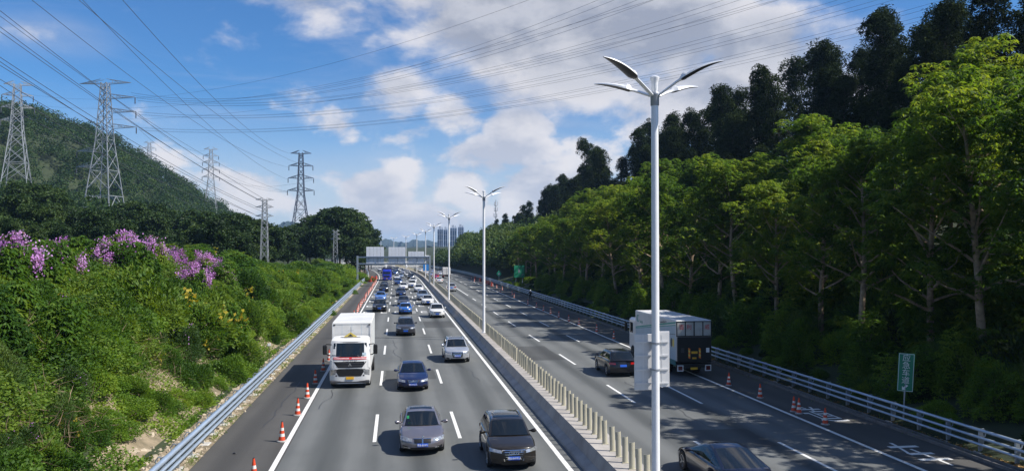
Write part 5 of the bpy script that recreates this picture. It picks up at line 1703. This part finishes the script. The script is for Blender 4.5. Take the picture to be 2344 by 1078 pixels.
for (u, v) in ((1889, 971), (1829, 946), (1817, 942), (1740, 910), (1668, 882), (1405, 776), (1366, 760), (1325, 744), (1302, 736), (1279, 727), (1260, 719), (1244, 712), (1228, 705), (1208, 697)):
    k += 1
    p = at_z(u, v)
    put_cone(p.x, p.y, '%s orange cone on the tree-side hard shoulder, counted from the camera' % nth(k), 'cones on the tree-side shoulder')
for y in np.arange(140, 232, 9):
    put_cone(20.3 + random.uniform(-.3, 1.6), float(y), 'far cone on the tree-side shoulder beyond the standing person', 'far cones on the tree-side shoulder')
# plastic barriers
PLAST = mat('barrier_red_plastic', (.50, .06, .03), .45, var=.25, scale=2)
def water_barrier(x, y, rz, label):
    o = empty('plastic_barrier', (x, y, 0), rz)
    MB().prism([(-.25, 0), (.25, 0), (.22, .25), (.1, .45), (.08, .95), (-.08, .95), (-.1, .45), (-.22, .25)], -.75, .75, 'y').build('shell', PLAST, o)
    MB().box(-.27, .27, -.6, -.3, .0, .1).box(-.27, .27, .3, .6, 0, .1).build('foot', CONE_W, o)
    tag(o, label, 'barrier', 'red plastic barriers')
for i, (x, y) in enumerate(((-6.4, 214), (-6.9, 216.5), (-6.1, 219), (-5.8, 224), (-6.6, 229), (-5.5, 234))):
    water_barrier(x + cx(y), y, random.uniform(-.4, .4), '%s red plastic barrier on the oncoming shoulder by the gantry' % nth(i + 1))
for i, (x, y) in enumerate(((21.6, 186), (22.0, 190), (21.7, 194), (21.9, 201), (21.6, 212), (21.7, 226))):
    water_barrier(x + cx(y), y, random.uniform(-.3, .3), '%s red plastic barrier below the green diamond sign' % nth(i + 1))
# something dark dropped on the shoulder
MB().bbox(-.07, .07, -.05, .05, 0, .06, .025).build('dropped_rubber_scrap', BLACK, None, loc=(-6.55, 34.9, .0))
tag(bpy.data.objects['dropped_rubber_scrap'], 'small black scrap lying on the oncoming hard shoulder', 'debris')

# person at the rail
def person(X, Y):
    o = empty('person', (X, Y, 0), R(155))
    tag(o, 'person in dark clothes and a white cap standing at the tree-side guardrail', 'person')
    J = dict(pel=(0, 0, .92), chest=(0, -.02, 1.28), neck=(0, -.02, 1.46), head=(0, -.04, 1.60), top=(0, -.03, 1.70),
             shl=(-.19, -.01, 1.40), ell=(-.30, -.06, 1.14), wrl=(-.20, -.30, 1.10), shr=(.19, -.01, 1.40), elr=(.36, -.05, 1.20), wrr=(.44, -.28, 1.30),
             hpl=(-.10, 0, .88), knl=(-.13, -.03, .49), anl=(-.14, .02, .09), tol=(-.15, -.14, .04), hpr=(.10, 0, .88), knr=(.15, -.06, .49), anr=(.17, .03, .09), tor=(.19, -.13, .04))
    Rr = dict(pel=.15, chest=.16, neck=.06, head=.10, top=.07, shl=.085, ell=.055, wrl=.04, shr=.085, elr=.055, wrr=.04, hpl=.10, knl=.07, anl=.05, tol=.04, hpr=.10, knr=.07, anr=.05, tor=.04)
    names = list(J)
    E_ = [('pel', 'chest'), ('chest', 'neck'), ('neck', 'head'), ('head', 'top'), ('chest', 'shl'), ('shl', 'ell'), ('ell', 'wrl'), ('chest', 'shr'), ('shr', 'elr'), ('elr', 'wrr'), ('pel', 'hpl'), ('hpl', 'knl'), ('knl', 'anl'), ('anl', 'tol'), ('pel', 'hpr'), ('hpr', 'knr'), ('knr', 'anr'), ('anr', 'tor')]
    vs = [J[n] for n in names]; es = [(names.index(a), names.index(b)) for a, b in E_]
    # a hand of five fingers on each wrist
    def fingers(w, s):
        b = Vector(J[w]); d = Vector((0, -1, -.2)).normalized()
        pi = names.index(w)
        vs.append(tuple(b + d * .07)); rad.append(.03); es.append((pi, len(vs) - 1)); palm = len(vs) - 1
        for q in range(5):
            off = Vector(((q - 2) * .018, 0, 0)) if q else Vector((s * .05, 0, .01))
            t = b + d * (.15 if q else .11) + off
            vs.append(tuple(t)); rad.append(.010); es.append((palm, len(vs) - 1))
    rad = [Rr[n] for n in names]
    fingers('wrl', 1); fingers('wrr', -1)
    me = bpy.data.meshes.new('body'); me.from_pydata(vs, es, []); me.update()
    b = link('body', me, mat('dark_clothes', (.02, .022, .03), .8, var=.3), o)
    sk = b.modifiers.new('skin', 'SKIN'); b.modifiers.new('sub', 'SUBSURF').levels = 1
    b.modifiers['sub'].render_levels = 1
    for i, r_ in enumerate(rad): me.skin_vertices[0].data[i].radius = (r_, r_)
    me.skin_vertices[0].data[0].use_root = True
    MB().lathe([(.115, 1.62), (.12, 1.66), (.10, 1.74), (.05, 1.785), (.001, 1.79)], 12, (0, -.035, 0), cap=False).box(-.08, .08, -.22, -.10, 1.635, 1.65).build('cap', WHITE_T, o, smooth=50)
    skin = mat('skin', (.42, .26, .18), .6)
    MB().lathe([(.02, 1.50), (.075, 1.53), (.085, 1.60), (.07, 1.65)], 10, (0, -.075, 0)).prism([(-.19, 1.575), (-.155, 1.60), (-.155, 1.56)], -.01, .01, 'x').build('face', skin, o, smooth=50)
person(21.75, 132)

# ================================================================== pylons and wires
PYW = mat('pylon_galvanised', (.36, .38, .40), .55, metal=.3, var=.2, scale=.3)
PYD = mat('pylon_dark', (.07, .085, .13), .6, metal=.3, var=.2, scale=.3)
INS = mat('insulator', (.05, .055, .07), .5)
ARMTIP = {}
def pylon(key, u, v_top, D, Ht, base, waist, zw, topw, arms, m, label, t=.16, rz=0.0, npan=11, top_arm=True):
    """lattice tower: arms = (z below the top, left reach, right reach)"""
    p = at_d(u, v_top, D)
    zb = p.z - Ht
    o = empty('lattice_tower', (p.x, p.y, zb), rz)
    tag(o, label, 'pylon', 'lattice power towers')
    zs = [0]
    # panels shrink upward
    q = 1.0
    tot = sum(.86 ** k for k in range(npan))
    for k in range(npan): zs.append(zs[-1] + Ht * (.86 ** k) / tot)
    def hw(z):
        return float(np.interp(z, [0, zw, Ht], [base / 2, waist / 2, topw / 2]))
    for sx in (-1, 1):
        for sy in (-1, 1):
            MB().beam((sx * hw(0), sy * hw(0), -1.5), (sx * hw(zw), sy * hw(zw), zw), t * 1.5, t * 1.5).beam((sx * hw(zw), sy * hw(zw), zw), (sx * hw(Ht), sy * hw(Ht), Ht), t * 1.3, t * 1.3).build('leg', m, o)
    for a in range(4):
        b = MB()
        def c(z, s):
            h = hw(z)
            return [(s * h, -h, z), (h, s * h, z), (-s * h, h, z), (-h, -s * h, z)][a]
        for i in range(npan):
            z0, z1 = zs[i], zs[i + 1]
            if i == 0:
                zm = z1 * .72
                b.beam(c(z0, -1), tuple((np.array(c(zm, -1)) + np.array(c(zm, 1))) / 2), t, t); b.beam(c(z0, 1), tuple((np.array(c(zm, -1)) + np.array(c(zm, 1))) / 2), t, t)
                b.beam(c(zm, -1), c(zm, 1), t, t)
            else:
                b.beam(c(z0, -1), c(z1, 1), t * .8, t * .8); b.beam(c(z0, 1), c(z1, -1), t * .8, t * .8)
                if i % 2 == 0: b.beam(c(z0, -1), c(z0, 1), t * .8, t * .8)
        b.build('bracing', m, o)
    tips = []
    for (dz, l, r) in arms:
        z = Ht - dz
        h = hw(z)
        for sg, reach in ((-1, l), (1, r)):
            if not reach: continue
            tip = (sg * reach, 0, z + .2)
            b = MB()
            d2 = 1.7 if Ht > 25 else .55
            for sy in (-1, 1):
                b.beam((sg * h, sy * h, z), tip, t * .85, t * .85); b.beam((sg * h, sy * h * .9, z + d2), tip, t * .7, t * .7)
                for f in (.25, .5, .75):
                    q0 = np.array((sg * h, sy * h, z)) * (1 - f) + np.array(tip) * f
                    q1 = np.array((sg * h, sy * h * .9, z + d2)) * (1 - f) + np.array(tip) * f
                    b.beam(q0, q1, t * .5, t * .5)
                    f2 = f + .25
                    q2 = np.array((sg * h, sy * h, z)) * (1 - f2) + np.array(tip) * f2
                    b.beam(q1, q2, t * .5, t * .5)
            b.build('crossarm', m, o)
            if dz > .6 and Ht > 25:
                MB().lathe([(.14, -2.6), (.2, -2.3), (.2, -.4), (.08, 0)], 8, (tip[0], 0, tip[2])).build('insulator', INS, o)
                tips.append((o.location.x + tip[0] * math.cos(rz), o.location.y + tip[0] * math.sin(rz), zb + tip[2] - 2.5))
            else:
                tips.append((o.location.x + tip[0] * math.cos(rz), o.location.y + tip[0] * math.sin(rz), zb + tip[2]))
    ARMTIP[key] = tips
    return o
pylon('a', 40, 192, 350, 50, 11.6, 4.4, 30, 2.4, [(.6, 5.2, 6.2), (5.2, 5.8, 6.0), (10.4, 6.0, 6.5), (16, 6.2, 0)], PYW, 'white lattice tower standing highest on the wooded hill at the picture edge', .20, R(12))
pylon('b', 241, 190, 315, 50, 11.0, 4.8, 27, 2.2, [(.4, 10.5, 10.5), (6.0, 0, 12.2), (11.5, 0, 12.6), (17.5, 0, 12.8), (26.5, 11.4, 0), (32.5, 11.6, 0)], PYW, 'large white lattice tower with uneven arms on the wooded hill', .20, R(-14))
pylon('c', 342, 326, 800, 44, 10, 4.0, 26, 2.4, [(.6, 5.0, 5.0), (6, 6, 6), (12, 6.4, 6.4), (18, 6.8, 6.8)], PYW, 'faint far lattice tower behind the hill between two others', .2, R(5))
pylon('d', 483, 341, 560, 46, 9.0, 3.6, 26, 1.8, [(.5, 4.6, 4.6), (5, 5, 5), (9.5, 5.4, 5.4), (14.5, 5.6, 5.6), (19.5, 5.6, 5.6)], PYW, 'slim pale lattice tower rising above the low end of the hill', .2, R(6))
pylon('e', 689, 350, 430, 44, 9.6, 3.4, 22, 1.9, [(.5, 5.4, 5.4), (7.0, 6.2, 6.2), (13.5, 6.6, 6.6), (20, 6.9, 6.9)], PYD, 'dark blue-grey lattice tower beside the tall dark trees', .24, R(-3))
pylon('f', 606, 456, 175, 15.5, 1.7, 1.25, 8, .85, [(.3, 1.9, 1.9), (1.9, 1.9, 1.9), (3.8, 1.9, 1.9)], PYW, 'narrow white lattice pole in front of the dark trees', .09, 0, 12)
pylon('g', 768, 528, 222, 11.5, 1.4, 1.1, 6, .75, [(.2, 1.0, 1.0), (1.2, 1.15, 1.15), (2.4, 1.3, 1.3)], PYW, 'small pale lattice pole in front of the tall dark clump', .08, 0, 11)
WIRE = mat('wire_dark', (.05, .055, .07), .6)
def wire(p0, p1, sag, r, label, group, n=26):
    p0, p1 = Vector(p0), Vector(p1)
    pts = [p0.lerp(p1, k / n) - Vector((0, 0, sag * 4 * (k / n) * (1 - k / n))) for k in range(n + 1)]
    o = MB().path(pts, r, 4).build('power_line', WIRE)
    tag(o, label, 'power line', group)
# (u, v, distance) at both ends; the near ends pass over the camera's left
near = [((0, 25, 95), (607, 457, 176), 'f', 0), ((0, 62, 95), (590, 457, 176), 0, 0), ((0, 73, 95), (625, 474, 176), 0, 0), ((-10, 125, 90), (588, 474, 176), 0, 0), ((-10, 135, 90), (590, 494, 176), 0, 0), ((0, 150, 92), (624, 494, 176), 0, 0), ((0, 182, 96), (606, 500, 178), 0, 0), ((0, 196, 96), (500, 500, 230), 0, 0), ((0, 238, 100), (620, 516, 240), 0, 0)]
for i, (a, b, _, _) in enumerate(near):
    wire(at_d(*a), at_d(*b), 1.1, .035, '%s dark wire from the top down, sloping from the left edge to the narrow pole' % nth(i + 1), 'wires sloping down to the narrow pole')
ee = [((72, 0, 130), (662, 383, 428)), ((180, 0, 130), (716, 383, 428)), ((280, 0, 130), (668, 352, 428)), ((150, -40, 130), (660, 411, 428)), ((-10, 30, 150), (660, 440, 428))]
for i, (a, b) in enumerate(ee):
    wire(at_d(*a), at_d(*b), 5.0, .045, '%s long wire descending from the upper left to the dark lattice tower' % nth(i + 1), 'wires descending to the dark tower')
# spans that cross high over the road from the white tower to the right
cross = []
for (u0, v0, u1, v1) in ((300, 212, 1400, -12), (312, 224, 1700, -14), (316, 256, 1960, -12), (318, 292, 2190, -8)):
    for du, dv in ((0, 0), (38, 2), (92, 10), (130, 12)):
        cross.append(((u0 + du * .03, v0 + dv * .6, 313), (u1 + du, v1, 175)))
for (u0, v0, u1) in ((62, 216, 1250), (62, 240, 1540), (75, 268, 1830)):
    cross.append(((u0, v0, 347), (u1, -14, 180)))
for i, (a, b) in enumerate(cross):
    p0, p1 = at_d(*a), at_d(*b)
    wire(p0, p1, 10.0, .030, '%s wire of the twin-line spans crossing high above the carriageways' % nth(i + 1), 'wires crossing high over the road', 34)
dd = [((315, 258, 313), (470, 345, 558)), ((318, 296, 314), (472, 372, 558)), ((60, 240, 345), (340, 345, 800)), ((470, 372, 558), (660, 440, 428)), ((498, 387, 558), (716, 437, 428)), ((498, 405, 558), (716, 411, 428))]
for i, (a, b) in enumerate(dd):
    wire(at_d(*a), at_d(*b), 5.0, .05, '%s thin wire strung between the lattice towers behind the hill' % nth(i + 1), 'wires between the towers')

# ================================================================== far background
def ridge(name, u0, u1, D, prof, label, depth=500):
    """a distant wooded ridge: prof = (u, v) of its crest"""
    rows = []
    us = np.linspace(u0, u1, 90)
    crest, mid, foot, back = [], [], [], []
    for u in us:
        v = np.interp(u, [p[0] for p in prof], [p[1] for p in prof]) + 1.4 * math.sin(u * .21) + 1.0 * math.sin(u * .53 + 1) + .7 * math.sin(u * 1.1)
        c = at_d(u, v, D)
        crest.append(tuple(c))
        f = at_d(u, 571, D - depth); mid.append(((c.x + f.x) / 2 + 20 * math.sin(u * .4), (c.y + f.y) / 2, max(2, c.z * .55 + 4 * math.sin(u * .31))))
        foot.append((f.x, f.y, -3)); b_ = at_d(u, 571, D + depth); back.append((b_.x, b_.y, -3))
    o = MB().grid([foot, mid, crest, back]).build(name, mat('ridge_green', (.02, .038, .03), .95, col2=(.012, .022, .018), scale=.02), smooth=180)
    tag(o, kind='structure')
ridge('hill', 560, 780, 2400, [(560, 560), (640, 512), (665, 505), (700, 518), (740, 540), (780, 560)], '')
ridge('hill', 780, 1120, 3400, [(780, 560), (820, 548), (862, 541), (890, 549), (925, 556), (945, 549), (985, 551), (1015, 556), (1060, 550), (1120, 556)], '', 700)
ridge('hill', 790, 1080, 1500, [(790, 556), (860, 563), (930, 566), (1000, 563), (1080, 560)], '', 300)
TOWER = mat('tower_facade', (.20, .26, .38), .5, var=.15, scale=.05)
TWIN = mat('tower_glass', (.05, .09, .17), .15, spec=.6)
TPALE = mat('tower_pale', (.50, .52, .56), .6)
def tower(u, vt, w_px, D, label, n):
    p = at_d(u, vt, D)
    w = w_px * D / F_PX
    H = p.z
    o = empty('apartment_tower', (p.x, p.y, 0), R(-8))
    tag(o, label, 'building', 'far apartment towers')
    MB().box(-w / 2, w / 2, 0, w * .8, 0, H).build('wall', TOWER, o)
    for k in range(n):
        x = -w / 2 + (k + .5) * w / n
        MB().box(x - w / n * .26, x + w / n * .26, -.35, .05, 6, H - 4).build('window_bay', TWIN, o)
        MB().box(x + w / n * .34, x + w / n * .46, -.9, .0, 0, H + 1).build('pilaster', TPALE, o)
    for j in range(int(H / 9)): MB().box(-w / 2 - .2, w / 2 + .2, -.55, -.36, 5 + j * 9, 5.5 + j * 9).build('floor_band', TPALE, o)
    MB().box(-w * .3, w * .1, w * .2, w * .5, H, H + 5).box(w * .2, w * .4, w * .2, w * .5, H, H + 3.5).build('roof_house', TPALE, o)
tower(1008, 525, 13, 1300, 'dark blue apartment tower standing left of its neighbours beyond the trees', 3)
tower(1020, 526, 9, 1330, 'narrow dark blue apartment tower squeezed against a wider one', 2)
tower(1038, 522, 15, 1420, 'apartment tower in the middle of the far blue row', 3)
tower(1055, 520, 13, 1450, 'apartment tower half hidden by the wooded slope', 3)
# white buildings and fence closing the road
WB = mat('white_render', (.74, .73, .70), .8, var=.12, scale=.4)
def white_block(u, v0, v1, w_px, D, label, nwin=5):
    p0 = at_d(u, v1, D); p1 = at_d(u, v0, D); w = w_px * D / F_PX
    o = empty('white_building', (p0.x, p0.y, min(p0.z, 0)))
    z0 = 0; H = p1.z - min(p0.z, 0)
    tag(o, label, 'building')
    MB().box(-w / 2, w / 2, 0, 8, z0, H).build('wall', WB, o)
    MB().box(-w / 2 - .3, w / 2 + .3, -.3, 8.3, H, H + .35).build('roof', TPALE, o)
    for k in range(nwin):
        x = -w / 2 + (k + .5) * w / nwin
        MB().box(x - w / nwin * .3, x + w / nwin * .3, -.06, .05, H * .5, H * .8).build('window', TWIN, o)
white_block(1003, 593, 603, 26, 520, 'low white building beyond the far lamps under the towers', 4)
white_block(945, 600, 616, 40, 440, 'long white building at the bend where the road ends', 6)
f = empty('white_fence', (-4, 398, 0))
tag(f, 'long white fence across the bend where the oncoming road appears', 'fence')
for k in range(20):
    x = -34 + k * 2.6
    MB().box(x, x + 2.35, 0, .15, 1.35, 2.3).build('fence_panel', WB, f); MB().box(x, x + 2.35, 0, .15, .0, .75).build('fence_panel', WB, f); MB().box(x - .2, x + .0, -.05, .2, 0, 2.6).build('fence_post', WB, f)
# mobile mast on the wooded slope
p = at_d(1135, 458, 400)
o = empty('mobile_mast', (p.x, p.y, p.z - 26)); tag(o, 'white mobile-phone mast with aerials above the tree line', 'mast')
MB().path([(0, 0, 0), (0, 0, 26)], [.35, .15], 8).build('pole', PYW, o)
for z in (17.5, 20.5, 23.2):
    MB().lathe([(.9, z), (.9, z + .15)], 10).build('platform', PYW, o)
    for k in range(3):
        a = k * 2.1 + z
        MB().box(math.cos(a) * .9 - .15, math.cos(a) * .9 + .15, math.sin(a) * .9 - .1, math.sin(a) * .9 + .1, z + .1, z + 1.9).build('aerial', TPALE, o)

# ================================================================== haze
hm = bpy.data.materials.new('haze'); hm.use_nodes = True
nt = hm.node_tree; nt.nodes.clear()
out = nt.nodes.new('ShaderNodeOutputMaterial'); pv = nt.nodes.new('ShaderNodeVolumePrincipled')
pv.inputs['Color'].default_value = (.42, .66, 1.0, 1); pv.inputs['Density'].default_value = .00011; pv.inputs['Anisotropy'].default_value = .2
nt.links.new(pv.outputs[0], out.inputs['Volume'])
hz = MB().box(-6500, 6500, -320, 8200, -8, 150).build('haze', hm)
tag(hz, 'thin pale air between the road and the far hills', 'haze', kind='stuff')
